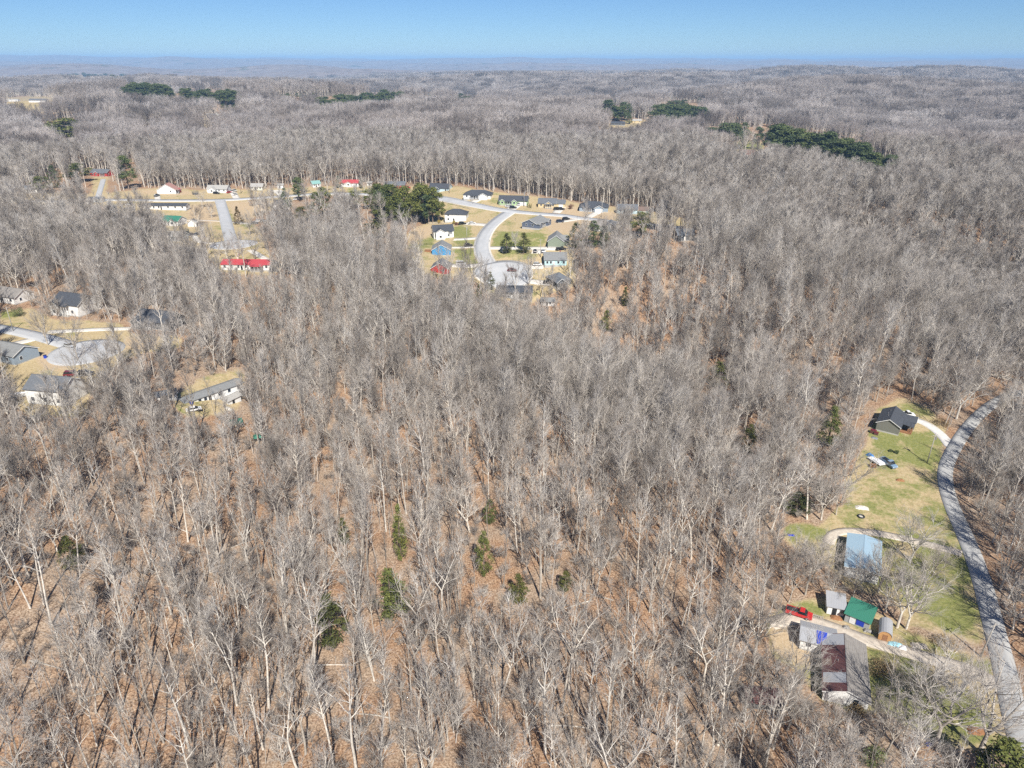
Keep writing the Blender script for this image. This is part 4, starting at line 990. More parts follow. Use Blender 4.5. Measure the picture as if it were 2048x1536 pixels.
V = [("sedan","black sedan on the wide pad left of the silver one",'black',1070,504,92),("sedan","silver sedan on the wide pad between black sedan and dark pickup",'silver',1086,504,92),("pickup","dark pickup parked beside the sage green house",'black',1122,500,4),("suv","white car at the end of the aqua house's drive",'white',1075,531,2),
 ("suv","dark suv parked at the edge of the turning circle",'maroon',1024,543,-10),("suv","black suv on the blue house's drive near the street",'black',937,493,4),("suv","black suv on the drive in front of the white two storey house",'black',925,449,0),("sedan","white sedan on the drive right of the black suv",'white',944,448,2),
 ("sedan","white sedan nearest the carport house's grass",'white',1017,414,10),("suv","black suv in front of the carport house",'black',1026,417,6),("suv","silver suv in the mouth of the open carport",'silver',1038,410,80),("sedan","white sedan close against the green house front",'white',1030,408,60),
 ("suv","black suv on the tan house's drive, left of its twin",'black',1114,420,5),("suv","black suv on the tan house's drive, right of its twin",'black',1122,420,8),("suv","black suv at the street end of the slate blue house's drive",'black',1132,440,30),("suv","dark suv close to the slate blue house's wall",'darkblue',1120,445,20),
 ("suv","black suv by the dark house hidden in trees",'black',1096,567,0),("van","white van on the drive beside the red gabled house",'white',922,530,3),
 ("pickup","grey pickup in the pink roofed cottage's drive",'grey',314,393,85),("suv","black suv in front of the white house with pale roof",'black',433,388,0),("sedan","small red car between the white house and the white van",'red',458,386,60),("van","white van in the yard beside the small red car",'white',468,384,70),("sedan","white sedan in front of the white van in the yard",'white',470,390,75),
 ("sedan","grey sedan under bare trees by the side street drive",'grey',509,448,5),("suv","white suv beside the grey sedan off the side street",'white',519,444,10),("suv","silver suv behind the white one off the side street",'silver',527,444,15),("sedan","grey car on the dirt above the pale roofed grey house, left one",'grey',382,471,85),("sedan","grey car on the dirt above the pale roofed grey house, right one",'grey',394,470,85),
 ("suv","black suv right of the bright red metal roof",'black',549,543,8),("pickup","red pickup beside the red house on the through street",'red',814,377,5),("suv","white truck left of the long white mobile home",'white',262,420,40),("sedan","white sedan above the white truck beside the mobile home",'white',258,411,20),
 ("sedan","silver sedan at the edge of the grey court",'silver',138,694,-30),("suv","dark red suv parked below the grey court",'maroon',145,752,10),("suv","black suv parked right of the dark red one",'black',172,751,12),("sedan","pale pinkish white car below the aslant mobile home",'white',388,822,28),("suv","white car on the concrete pad by the tall white shed",'white',593,400,20),
 ("pickup","white pickup behind the olive cabin",'white',1811,832,-8),("pickup","silver blue pickup on the grass beside the loaded flatbed trailer",'blue',1776,930,-74),("pickup","bright red pickup nose down the gravel lot",'red',1597,1231,-27)]
for k, lab, c, px, py, yaw in V: vehicle(k, lab, c, px, py, yaw)

# ------------------------------------------------------------------ utility poles
def pole(label, px, py, h=10.5, lean=0, can=True, arm=20):
    x, y, z = at(px, py)
    t = link("utility_pole", None); t.location = (x, y, z); t.rotation_euler = (0, R(lean), 0)
    tag(t, label, "utility pole", "wooden utility poles")
    p = MB(); p.tube((0, 0, -.5), (0, 0, h), .17, .11, 10); p.build("pole", M['greywood'], t, smooth=True)
    a = MB(); c, s = math.cos(R(arm)), math.sin(R(arm))
    a.hull8([(-1.1 * c - .05 * s, -1.1 * s + .05 * c, h - .7), (-1.1 * c + .05 * s, -1.1 * s - .05 * c, h - .7), (1.1 * c + .05 * s, 1.1 * s - .05 * c, h - .7), (1.1 * c - .05 * s, 1.1 * s + .05 * c, h - .7)],
            [(-1.1 * c - .05 * s, -1.1 * s + .05 * c, h - .58), (-1.1 * c + .05 * s, -1.1 * s - .05 * c, h - .58), (1.1 * c + .05 * s, 1.1 * s - .05 * c, h - .58), (1.1 * c - .05 * s, 1.1 * s + .05 * c, h - .58)])
    ao = a.build("crossarm", M['greywood'], t)
    for k in (-1, 0, 1):
        i = MB(); i.tube((k * c, k * s, h - .58), (k * c, k * s, h - .40), .05, .035, 6); i.build("insulator", M['trim'], ao)
    if can:
        q = MB(); q.tube((.36, -.1, h - 2.1), (.36, -.1, h - 1.2), .25, .25, 10); q.build("transformer", M['metal'], t)
    NO_TREE.append((np.array([[x, y]]), 2.0))
pole("utility pole on the grass bank below the olive cabin", 1854, 926, 10.5, 1)
pole("utility pole leaning over the country road near the tarp", 1961, 1313, 9.0, 4, can=False)
for lab, px, py in [("utility pole in front of the green gabled carport house", 1048, 413), ("utility pole beside the white gabled house's drive", 934, 486), ("utility pole in front of the blue grey hipped house", 1203, 434), ("utility pole on the wide pad below the sage green house", 1081, 514), ("utility pole on dirt beside the side street", 427, 478), ("utility pole at the bottom of the red house's drive", 236, 398), ("utility pole behind the white vans on the through street", 482, 387), ("utility pole between the white shed and the red house", 751, 367), ("utility pole right of the far light blue house", 899, 386), ("utility pole at the left edge beside the grey court", 27, 662), ("utility pole on the side of the sloping tan lawn by the turning circle", 1057, 552)]:
    pole(lab, px, py, 10, 0, can=px % 2 == 0)

# ------------------------------------------------------------------ yard things
def yard(name, label, cat, px, py, rot=0, group=None):
    x, y, z = at(px, py)
    t = link(name, None); t.location = (x, y, z); t.rotation_euler = (0, 0, R(rot)); tag(t, label, cat, group); return t
def trampoline(label, px, py, r=2.1):
    t = yard("trampoline", label, "trampoline", px, py)
    a = MB()
    for k in range(20):
        a0, a1 = k * math.pi / 10, (k + 1) * math.pi / 10
        a.tube((r * math.cos(a0), r * math.sin(a0), .85), (r * math.cos(a1), r * math.sin(a1), .85), .05, .05, 6)
    a.build("frame", M['metal'], t)
    b = MB(); b.prism([((r - .06) * math.cos(k * math.pi / 12), (r - .06) * math.sin(k * math.pi / 12)) for k in range(24)], 'z', .86, .88); b.build("mat", M['dark'], t)
    for k in range(6):
        an = k * math.pi / 3
        c = MB(); c.tube((r * math.cos(an), r * math.sin(an), 0), (r * math.cos(an), r * math.sin(an), 2.5), .04, .04, 6); c.build("post", M['metal'], t)
    n = MB()
    for j in range(9):
        zz = .95 + j * .18
        for k in range(20):
            a0, a1 = k * math.pi / 10, (k + 1) * math.pi / 10
            n.tube((r * math.cos(a0), r * math.sin(a0), zz), (r * math.cos(a1), r * math.sin(a1), zz), .02, .02, 3)
    for k in range(40):
        a0 = k * math.pi / 20; n.tube((r * math.cos(a0), r * math.sin(a0), .9), (r * math.cos(a0), r * math.sin(a0), 2.4), .018, .018, 3)
    n.build("safety_net", M['tnet'], t)
M['tnet'] = paint("dark_green_net", (.02, .045, .04), .8)
trampoline("dark green netted trampoline in front of the left lawn cedar", 1009, 505, 2.3)
trampoline("netted trampoline between the pink roofed cottage and the white house", 391, 389, 2.3)
trampoline("low dark trampoline on dirt beside the pale roofed grey house", 372, 466, 1.9)

def crumple(name, label, cat, px, py, lx, ly, h, m, rot=0, seed=0, group=None):
    """crumpled sheet or heap lying on the ground"""
    rng = np.random.default_rng(seed)
    x, y, z = at(px, py)
    n = 14
    u, v = np.meshgrid(np.linspace(-1, 1, n), np.linspace(-1, 1, n))
    e = (1 - np.abs(u) ** 3) * (1 - np.abs(v) ** 3)
    Z = .05 + h * e * (.45 + .55 * rng.random(u.shape)) - .1 * (1 - e)
    X = u * lx / 2 * (1 + .08 * rng.normal(size=u.shape)); Y = v * ly / 2 * (1 + .08 * rng.normal(size=u.shape))
    c, s = math.cos(R(rot)), math.sin(R(rot)); Xr, Yr = X * c - Y * s, X * s + Y * c
    Z = Z + terrain(x + Xr, y + Yr) - z
    i = np.arange(n * n).reshape(n, n)
    q = np.stack([i[:-1, :-1], i[:-1, 1:], i[1:, 1:], i[1:, :-1]], -1).reshape(-1, 4)
    o = link(name, mesh_np(name, np.stack([Xr, Yr, Z], -1).reshape(-1, 3), q, mats=[m])); o.location = (x, y, z)
    tag(o, label, cat, group)
crumple("tarp", "sky blue tarp thrown over a low heap beside the gravel drive", "tarp", 1790, 1289, 3.0, 1.7, .5, M['tarp_sky'], -30, 1)
crumple("tarp", "white tarp end lying right of the sky blue one", "tarp", 1804, 1295, 1.8, 1.6, .45, M['tarp_white'], -30, 2)
crumple("tarp", "small faded blue tarp flat on the grass at the meadow's edge", "tarp", 1582, 1070, 2.0, 1.1, .12, M['tarp_blue'], -10, 3)
crumple("tarp", "grey tarp beside the maroon crates by the cabin", "tarp", 1749, 876, 2.2, 1.6, .3, M['metal'], -40, 4)
crumple("tarp", "bluish tarp bundle on the grass under the big tree by the road", "tarp", 1857, 1488, 1.2, .9, .4, M['tarp_blue'], 10, 5)
for i, (px, py, lx, ly, m, lab) in enumerate([(1724, 1016, 3.6, 2.0, 'concrete', "pale rubble heap at the top of the dry meadow"), (1672, 1236, 2.6, 1.6, 'wood', "brown junk heap in front of the tin roofed shed"), (1735, 1262, 2.0, 1.1, 'grey_junk', "grey junk heap below the green roofed shed"), (1838, 1292, 3.2, 2.0, 'gravel', "scattered pale rubble on the grass right of the sky blue tarp"),
     (1692, 1255, 1.6, 1.0, 'grey_junk', "dark scrap heap against the green roofed shed"), (1955, 1462, 3.4, 2.2, 'wood', "brown brush heap ringed with pale sticks by the road"), (1800, 961, 2.4, 1.2, 'wood', "old brown branch pile in the dry meadow"), (458, 818, 2.4, 1.6, 'concrete', "pale rubble by the aslant mobile home")]):
    if m == 'grey_junk': M.setdefault('grey_junk', surf("grey_scrap", (.06, .06, .06), (.42, .40, .38), 3))
    crumple("rubble_heap", lab, "heap", px, py, lx, ly, .6, M[m], -15, 20 + i)
# tarps on and hung from the buildings
def local_obj(name, label, cat, xy, z, rot, mb, m):
    o = mb.build(name, m); o.location = (xy[0], xy[1], z); o.rotation_euler = (0, 0, R(rot)); tag(o, label, cat)
zz = float(min(terrain(65.6 + a, 116 + b) for a in (-3, 0, 3) for b in (-3, 0, 3))) + .05
q = MB(); hw, pt = 2.7, .34
for s0, s1 in ((-.2, 1.5),):
    ya, yb = -3.0, -.1
    za, zb = hw + (2.8 + ya) * pt + .26, hw + (2.8 + yb) * pt + .26
    q.hull8([(s0, ya, za), (s1, ya - .1, za - .03), (s1 + .15, yb, zb), (s0 - .3, yb, zb)], [(s0, ya, za + .03), (s1, ya - .1, za), (s1 + .15, yb, zb + .03), (s0 - .3, yb, zb + .03)])
local_obj("roof_tarp", "bright blue tarp spread over the low wing's grey roof", "tarp", (65.6, 116.0), zz, -23, q, M['tarp_blue'])
q = MB(); q.box(-.1, 1.5, -2.50, -2.44, .5, 2.1)
local_obj("hanging_tarp", "deep blue tarp hung across the green roofed shed's front", "tarp", (78.0, 123.2), float(terrain(78, 123.2)), -38, q, M['tarp_blue'])
q = MB(); q.box(-1.5, -.3, -2.50, -2.45, .2, 2.0)
local_obj("door_panel", "white sheet door leaning beside the deep blue hung tarp", "panel", (78.0, 123.2), float(terrain(78, 123.2)), -38, q, M['tarp_white'])
# small barn with an arched roof
t = link("barn", None); bx, by = 81.4, 118.4; t.location = (bx, by, float(terrain(bx, by))); t.rotation_euler = (0, 0, R(63)); tag(t, "little barn with rounded grey roof and orange board gable", "barn")
arc = [(-1.3 * math.cos(k * math.pi / 8), 1.5 + 1.15 * math.sin(k * math.pi / 8)) for k in range(9)]
q = MB(); q.prism([(-1.25, -.3), (1.25, -.3)] + [(a * .95, b - .06) for a, b in arc[::-1]], 'x', -2.3, 2.3); q.build("wall", M['orangewood'], t)
q = MB()
for k in range(8): a, b = arc[k], arc[k + 1]; q.prism([a, b, (b[0] * 1.06, b[1] + .07), (a[0] * 1.06, a[1] + .07)], 'x', -2.45, 2.45)
q.build("roof", M['r_tin'], t)
q = MB(); q.box(-2.34, -2.29, -.5, .5, .05, 1.7); q.build("door", M['wood'], t)
# flatbed trailer with a white load and blue items
t = yard("flatbed_trailer", "white topped flatbed trailer heaped with blue sheeting on the grass", "trailer", 1752, 925, -72)
q = MB(); q.box(-2.6, 2.6, -1.15, 1.15, .55, .70); q.build("bed", M['trim'], t)
q = MB(); q.hull8([(-.6, -1.05, .70), (2.4, -1.05, .70), (2.4, 1.05, .70), (-.6, 1.05, .70)], [(-.4, -.9, 1.15), (2.2, -.9, 1.1), (2.2, .9, 1.1), (-.4, .9, 1.2)]); q.build("cover", M['tarp_white'], t)
for sx in (-.6, .4):
    for sy in (-1, 1):
        q = MB(); q.tube((sx, sy * 1.16, .36), (sx, sy * 1.36, .36), .36, .36, 12); q.build("wheel", M['black'], t)
q = MB(); q.box(2.6, 4.0, -.06, .06, .5, .6); q.build("drawbar", M['metal'], t)
crumple("tarp", "royal blue sheeting heaped along the flatbed trailer's left side", "tarp", 1741, 914, 3.4, 1.1, 1.3, M['tarp_lite'] if 'tarp_lite' in M else M.setdefault('tarp_lite', paint("mid_blue_sheet", (.05, .20, .48), .5)), -72, 31)
q = yard("crate", "dark slatted crate on the ground below the flatbed trailer", "crate", 1745, 934, -20)
b = MB()
for k in range(5): b.box(-.9 + k * .38, -.62 + k * .38, -.6, .6, 0, 1.0)
b.build("slats", M['wood'], q); b = MB(); b.box(-.93, .93, -.62, -.585, .75, .9); b.box(-.93, .93, -.62, -.585, .15, .3); b.build("rail", M['dark'], q)
for i, (px, py, lab) in enumerate([(1746, 866, "maroon shed crate against the olive cabin's left corner"), (1752, 869, "smaller maroon crate right of the first beside the olive cabin")]):
    t = yard("crate", lab, "crate", px, py, -35); b = MB(); s = 1 - .3 * i; b.box(-.9 * s, .9 * s, -.6, .6, 0, 1.1 * s); b.build("box", M['r_maroon'], t); b = MB(); b.box(-.95 * s, .95 * s, -.65, .65, 1.1 * s + .002, 1.1 * s + .07); b.build("lid", M['c_maroon'], t)
# fire ring with grate
t = yard("fire_pit", "black ringed fire pit at the foot of the dry meadow", "fire pit", 1722, 1034)
b = MB()
for k in range(14): a0, a1 = k * math.pi / 7, (k + 1) * math.pi / 7; b.tube((.8 * math.cos(a0), .8 * math.sin(a0), .25), (.8 * math.cos(a1), .8 * math.sin(a1), .25), .2, .2, 6)
b.build("ring", M['dark'], t); b = MB(); b.prism([(.65 * math.cos(k * .6283), .65 * math.sin(k * .6283)) for k in range(10)], 'z', .02, .1); b.build("ash", M['concrete'], t)
# fences
def fence(name, label, cat, pxs, h, m, rails=3, gap=2.4, slat=False):
    P = smooth_path(pxs, gap, 1)
    x0, y0 = P[0]; z0 = float(terrain(x0, y0))
    t = link(name, None); t.location = (x0, y0, z0); tag(t, label, cat)
    for p in P:
        b = MB(); z = float(terrain(*p)) - z0; b.box(p[0] - x0 - .06, p[0] - x0 + .06, p[1] - y0 - .06, p[1] - y0 + .06, z - .3, z + h); b.build("post", m, t)
    b = MB()
    for p, q_ in zip(P[:-1], P[1:]):
        za, zb = float(terrain(*p)) - z0, float(terrain(*q_)) - z0
        for k in range(rails):
            f = h * (k + .6) / rails
            b.tube((p[0] - x0, p[1] - y0, za + f), (q_[0] - x0, q_[1] - y0, zb + f), .045 if not slat else .09, .045 if not slat else .09, 4)
        if slat:
            n = 7
            for k in range(n):
                u = (k + .5) / n; xx, yy, zz_ = p[0] + (q_[0] - p[0]) * u - x0, p[1] + (q_[1] - p[1]) * u - y0, za + (zb - za) * u
                b.box(xx - .07, xx + .07, yy - .02, yy + .02, zz_ + .05, zz_ + h)
    b.build("rail" if not slat else "panel", m, t)
fence("guard_fence", "dark railing along the lower edge of the through street", "fence", [(886, 404), (905, 409), (922, 414), (941, 419)], 1.3, M['greywood'], 3)
fence("picket_fence", "pale wooden fence left of the white two storey house", "fence", [(857, 449), (872, 448), (888, 447)], 1.5, M['tanboards'] if 'tanboards' in M else M.setdefault('tanboards', surf("tan_boards", (.42, .36, .27), (.55, .49, .39), 2)), 2, slat=True)
fence("wire_fence", "thin dark fence across the green lawn left of the blue house", "fence", [(832, 491), (848, 490), (864, 489)], 1.2, M['dark'], 3)
fence("pallet_fence", "short fence of pale pallets right of the red pickup", "fence", [(1620, 1233), (1632, 1237), (1645, 1240)], 1.0, M['greywood'], 2, gap=1.3, slat=True)
fence("plank_rail", "old plank rail across the grey yard beside the small barn", "fence", [(1792, 1258), (1800, 1263), (1812, 1270)], .5, M['tanboards'], 1, gap=1.2)
# mailboxes along the kerbs
for i, (px, py, lab) in enumerate([(1031, 441, "mailbox at the top of the curving street's right kerb"), (977, 443, "mailbox beside the two storey house's drive"), (950, 495, "mailbox where the blue house's drive meets the street"), (979, 485, "mailbox in pale gravel across from the blue house"), (946, 408, "mailbox beside the long white house's drive"), (1155, 436, "mailbox at the slate blue house's drive"), (995, 526, "mailbox at the aqua house's drive")]):
    t = yard("mailbox", lab, "mailbox", px, py, 0, "mailboxes along the kerbs")
    b = MB(); b.box(-.06, .06, -.06, .06, 0, 1.05); b.build("post", M['greywood'], t); b = MB(); b.prism([(-.14, 1.05), (.14, 1.05), (.14, 1.25), (.08, 1.34), (-.08, 1.34), (-.14, 1.25)], 'y', -.28, .28); b.build("box", M['dark'], t)
# patio furniture block and tank
t = yard("deck", "brown timber deck against the blue house's left wall", "deck", 857, 503, 0)
b = MB(); b.box(-2, 2, -1.6, 1.6, 0, .7); b.build("platform", M['wood'], t); b = MB()
for k in range(6): b.box(-2 + .78 * k, -1.92 + .78 * k, -1.6, -1.52, .7, 1.6)
b.box(-2, 2, -1.61, -1.51, 1.52, 1.62); b.build("railing", M['wood'], t)
t = yard("boat", "white covered boat on the bank left of the tall lower left house", "boat", 37, 795, 20)
b = MB(); b.hull8([(-1.8, -.5, .4), (2.0, -.15, .4), (2.0, .15, .4), (-1.8, .5, .4)], [(-2.0, -1.0, 1.2), (2.8, -.1, 1.35), (2.8, .1, 1.35), (-2.0, 1.0, 1.2)]); b.build("hull", M['trim'], t)
b = MB(); b.hull8([(-2.05, -1.05, 1.203), (2.85, -.1, 1.353), (2.85, .1, 1.353), (-2.05, 1.05, 1.203)], [(-1.6, -.2, 1.8), (1.6, -.05, 1.7), (1.6, .05, 1.7), (-1.6, .2, 1.8)]); b.build("cover", M['tarp_white'], t)
b = MB(); b.box(-1.4, 1.4, -.1, .1, 0, .4); b.build("cradle", M['metal'], t)
t = yard("canopy", "small green pop-up canopy in the woods right of the lean-to", "canopy", 518, 884, 20)
b = MB(); b.hull8([(-1.5, -1.5, 2.1), (1.5, -1.5, 2.1), (1.5, 1.5, 2.1), (-1.5, 1.5, 2.1)], [(-.1, -.1, 3.0), (.1, -.1, 3.0), (.1, .1, 3.0), (-.1, .1, 3.0)]); b.build("cover", M['r_green'], t)
for sx in (-1, 1):
    for sy in (-1, 1): b = MB(); b.tube((sx * 1.4, sy * 1.4, 0), (sx * 1.4, sy * 1.4, 2.1), .03, .03, 6); b.build("leg", M['metal'], t)
for i, (px, py, lab) in enumerate([(294, 786, "blue barrel standing left of the whitewashed outbuilding"), (438, 792, "blue barrel against the aslant mobile home"), (383, 808, "blue drum above the pale pinkish car"), (91, 716, "dark blue drum on the bare bank below the court")]):
    t = yard("barrel", lab, "barrel", px, py); b = MB(); b.tube((0, 0, 0), (0, 0, 1.1), .55, .55, 14); b.build("drum", M['tarp_blue'], t); b = MB(); b.tube((0, 0, 1.1), (0, 0, 1.16), .57, .57, 14); b.build("lid", M['dark'], t)
# ------------------------------------------------------------------ evergreens, shrubs and yard trees
def leaf_cloud(rng, centers, radii, per, size, flat=1.0):
    """many small leaf-spray faces round the given clump centres"""
    C = np.repeat(centers, per, 0); r = np.repeat(radii, per)
    d = rng.normal(size=C.shape); d /= np.linalg.norm(d, axis=1, keepdims=True)
    p = C + d * (r * rng.random(len(C)) ** .45)[:, None] * np.array([1, 1, flat])
    n = d + rng.normal(size=d.shape) * .7; n[:, 2] += .35; n /= np.linalg.norm(n, axis=1, keepdims=True)
    u = np.cross(n, rng.normal(size=n.shape)); u /= np.linalg.norm(u, axis=1, keepdims=True) + 1e-9
    w = np.cross(n, u); s = size * (.6 + .8 * rng.random(len(C)))[:, None]
    bend = n * s * .25
    V = np.stack([p - u * s - bend, p - w * s * .45, p + u * s - bend, p + w * s * .45], 1)
    return V.reshape(-1, 3), np.arange(len(V) * 4).reshape(-1, 4)
def evergreen(kind, seed):
    rng = np.random.default_rng(seed); T = Tubes()
    if kind == 'pine':       # 10 m proto, bare lower trunk, ragged layered crown
        T.add(np.array([[0, 0, -.3], [.05, .02, 3], [-.05, .05, 6.5], [0, 0, 9.6]]), np.array([.2, .16, .11, .03]), 6)
        n = 48; t = rng.random(n) ** .85; a = rng.random(n) * 6.28
        zc = 2.4 + 7.2 * t; rr = (1 - ((t - .30) / .80) ** 2).clip(.06) * 2.3 * (.45 + .6 * rng.random(n))
        c = np.stack([rr * np.cos(a), rr * np.sin(a), zc], 1)
        br = np.stack([np.stack([np.zeros(n), np.zeros(n), zc - .25 * rr], 1), c], 1); T.add(br, np.tile([.05, .02], (n, 1)), 3)
        v, q = leaf_cloud(rng, c, .65 + .5 * rng.random(n), 64, .19, .75)
    elif kind == 'conical':  # 10 m proto
        T.add(np.array([[0, 0, -.3], [0, 0, 5], [0, 0, 9.4]]), np.array([.22, .13, .03]), 6)
        n = 150; t = rng.random(n) ** 1.5; a = rng.random(n) * 6.28; lay = .9 + .13 * np.sin(t * 40)
        rr = (1 - t) * 3.0 * (.55 + .45 * rng.random(n)) * lay + .12
        c = np.stack([rr * np.cos(a), rr * np.sin(a), .7 + 9 * t], 1)
        v, q = leaf_cloud(rng, c, .4 + .3 * rng.random(n) * (1 - t), 20, .16, .8)
    else:                    # cedar: narrow, ragged oval cone, 10 m proto
        T.add(np.array([[0, 0, -.3], [.05, 0, 5], [0, .05, 9]]), np.array([.18, .11, .03]), 6)
        n = 80; t = rng.random(n); a = rng.random(n) * 6.28
        rr = np.minimum(1, (1 - t) * 1.6 + .08) * np.minimum(1, .35 + t * 3) * 1.9 * (.4 + .65 * rng.random(n)) * (1 + .25 * np.sin(a * 2 + seed))
        c = np.stack([rr * np.cos(a), rr * np.sin(a), .8 + 8.9 * t], 1)
        v, q = leaf_cloud(rng, c, .45 + .35 * rng.random(n) * (1 - .5 * t), 34, .15, .9)
    tv, tq = T.get()
    return mesh_np(kind + "_trunk", tv, tq, mats=[M['bark_dark']], smooth=True), v, q
M['bark_dark'] = bark_mat("dark_bark", (.12, .09, .07), (.20, .16, .13), (.30, .25, .21))
EG = {}
def eg_mesh(kind, var, mat):
    k = (kind, var, mat)
    if k not in EG:
        tr, v, q = evergreen(kind, 40 + var * 7 + len(kind)); EG[k] = (tr, mesh_np(kind + "_crown", v, q, mats=[M[mat]]))
    return EG[k]
ev_n = 0
def ev(kind, mat, label, px, top, bot, wpx, group=None, name=None, in_stand=False):
    """evergreen whose crown fills rows top..bot and wpx columns of the photograph"""
    global ev_n
    ev_n += 1
    x, y, z = at(px, bot)
    d = math.hypot(x, y); sc = F_PX / (y * CP + (CAM_H - z) * SP)
    el = math.atan2(CAM_H - z, d)
    h = (bot - top) / sc / max(.45, math.cos(el)) * 1.0
    for _ in range(6):
        tpy = float(project(x, y, z + h)[1]); h *= (bot - top) / max(1, bot - tpy)
        h = min(h, 34)
    w = wpx / sc / 2 / dict(pine=2.0, conical=3.1, cedar=1.8)[kind]
    me = eg_mesh(kind, ev_n % 3, mat)
    t = place_tree(me, name or dict(pine="pine_tree", conical="cedar_tree", cedar="cedar_tree")[kind], (x, y, z), (0, 0, ev_n * 1.7), (w, w, h / 10), label, dict(pine="pine", conical="cedar", cedar="cedar")[kind], group)
    NO_TREE.append((np.array([[x, y]]), 1.2))
    if not in_stand: SEEN_EXTRA.append(([(px - wpx * .4, top), (px + wpx * .4, top), (px + wpx * .4, bot - (bot - top) * .15), (px - wpx * .4, bot - (bot - top) * .15)], .95 if bot < 500 else .86))
def place_tree(meshes, name, loc, rot, scl, label, cat, group):
    t = link(name, None)
    t.empty_display_size = .5
    t.location = loc; t.rotation_euler = rot; t.scale = scl
    link("trunk", meshes[0], t); link("crown", meshes[1], t)
    tag(t, label, cat, group)
    return t
for a in [('cedar','green',"tall narrow cedar with yellow green top among bare trunks at lower centre",803,1008,1122,32),('cedar','green',"small bright cedar high right of the narrow one",980,998,1048,25),('cedar','green',"ragged cedar below the small bright one at lower centre",968,1062,1152,36),
 ('cedar','green',"broad bright green cedar, the widest in the near woods",784,1138,1236,64),('cedar','cedar',"small olive cedar left of the narrow centre one",690,1035,1088,28),('cedar','cedar',"dim olive cedar behind branches left of the widest one",665,1188,1292,62),('cedar','cedar',"dark cedar in shade right of the ragged one",1036,1148,1206,38),('cedar','cedar',"low olive cedar near the centre bottom",1130,1142,1182,30),
 ('cedar','cedar',"dusky cedar on the slope right of centre",1432,722,776,42),('cedar','green',"long bright green cedar left of the olive cabin",1654,812,892,46),('cedar','cedar',"round dark cedar at the left edge of the dry meadow",1590,984,1028,46),('cedar','cedar',"small dull cedar upslope of the dry meadow",1494,848,908,32),('cedar','green',"little pointed cedar in the middle woods",1212,620,662,22),('cedar','cedar',"small cedar below the far lots' right end",1249,573,612,20),
 ('cedar','cedar',"pointed cedar beside the turning circle",981,543,580,20),('cedar','cedar',"narrow dark cedar left of the turning circle's end",958,568,604,14),('cedar','cedar',"tall cedar just right of the sage green house",1151,444,497,30),('cedar','pine',"broad dark cedar right of the tall one by the sage house",1186,441,494,36),('cedar','pine',"dark cedar at the right end of the lots' cedar group",1207,452,496,26),('pine','green',"yellowish pine top below the light blue garage",1282,422,474,38),
 ('cedar','cedar',"left of the two cedars on the bright lawn",1013,466,506,26),('cedar','cedar',"right of the two cedars on the bright lawn",1047,465,507,28),('conical','redcone',"bronze cone shaped cedar beside the side street",478,412,448,27),
 ('pine','green',"bright green pine left of the red house, farther one",86,352,386,32),('pine','green',"big bright pine just left of the red house",158,327,364,46),('cedar','pine',"dark cedar between the two bright pines",112,330,376,22),('pine','pine',"tall dark pine right of the red house",258,310,378,28),('pine','green',"wide green pine crown in the upper left woods",138,236,292,60),('pine','green',"green pine left of the wide crown in the upper left",108,246,286,34),
 ('cedar','pine',"dark leaning cedar against the white charcoal roofed house",575,375,434,24),('pine','pine',"thin crowned pine above the dark leaning cedar",599,354,402,24),('pine','cedar',"low green pine below the white house with charcoal roof",608,412,444,30),('pine','green',"green pine behind the purple bare trees, left of pair",637,384,440,28),('pine','green',"green pine behind the purple bare trees, right of pair",651,374,432,30),
 ('cedar','pine',"dark round cedar at the red roofed white house's left",678,352,376,14),('cedar','pine',"dark cedar at the red roofed white house's right",722,355,377,10),('pine','green',"small pine below the red roofed white house",711,381,416,24),('pine','green',"yellow green pine right of the small one below the red roof",741,378,418,28)]:
    if a[1] == 'redcone': M.setdefault('redcone', leaf_mat("bronze_foliage", (.07, .05, .025), (.12, .08, .035), (.18, .13, .05)))
    ev(*a)
for px, top, bot, w in [(757,366,432,30),(772,372,438,34),(788,368,440,40),(806,378,444,30),(824,386,448,28),(836,376,440,30),(851,369,446,38),(866,374,446,32),(878,384,444,24),(766,394,448,30),(800,398,452,32),(780,366,430,40),(812,372,446,36),(844,366,438,36),(858,386,448,30),(796,388,446,38),(762,380,440,30)]:
    ev('pine', 'green' if px % 3 != 0 else 'pine', "tall green pine in the grove left of the curving street", px, top, bot, w * 1.0, "pine grove by the curving street")
for px, top, bot, w in [(735,446,478,26),(750,438,478,32),(766,430,476,28)]:
    ev('cedar', 'cedar', "olive cedar in the clump below the pine grove", px, top, bot, w, "cedar clump below the grove")
ev('pine', 'green', "dense bright evergreen cut by the bottom right corner", 1992, 1494, 1590, 96)
ev('cedar', 'cedar', "dim cedar among pale trunks at the far left", 150, 1072, 1134, 48)
def stand(x0, y0, x1, y1, n, h, label, group, mat='pine', w=None, dy=5, seed=0):
    rng = np.random.default_rng(int(x0 + seed))
    SEEN_EXTRA.append(([(x0 - 3, y0 - h * 1.1), (x1 + 3, y1 - h * 1.1), (x1 + 3, y1 - h * .35), (x0 - 3, y0 - h * .35)], 1.0))
    for i in range(n):
        u = (i + .5 * rng.random()) / max(1, n - 1) if n > 1 else .5
        px = x0 + (x1 - x0) * min(u, 1); py = y0 + (y1 - y0) * min(u, 1) + rng.normal() * dy * .4
        hh = h * (.8 + .4 * rng.random())
        ev('pine', mat, label, px, py - hh, py, (w or hh * .75) * (.8 + .4 * rng.random()), group, in_stand=True)
stand(122, 160, 252, 162, 26, 17, "dark pine in the farthest row on the upper left", "farthest pine row, upper left")
stand(250, 200, 340, 205, 18, 31, "green pine in the tall stand on the upper left", "tall pine stand, upper left")
stand(368, 205, 474, 209, 20, 25, "green pine in the row right of the tall upper left stand", "pine row right of the tall stand")
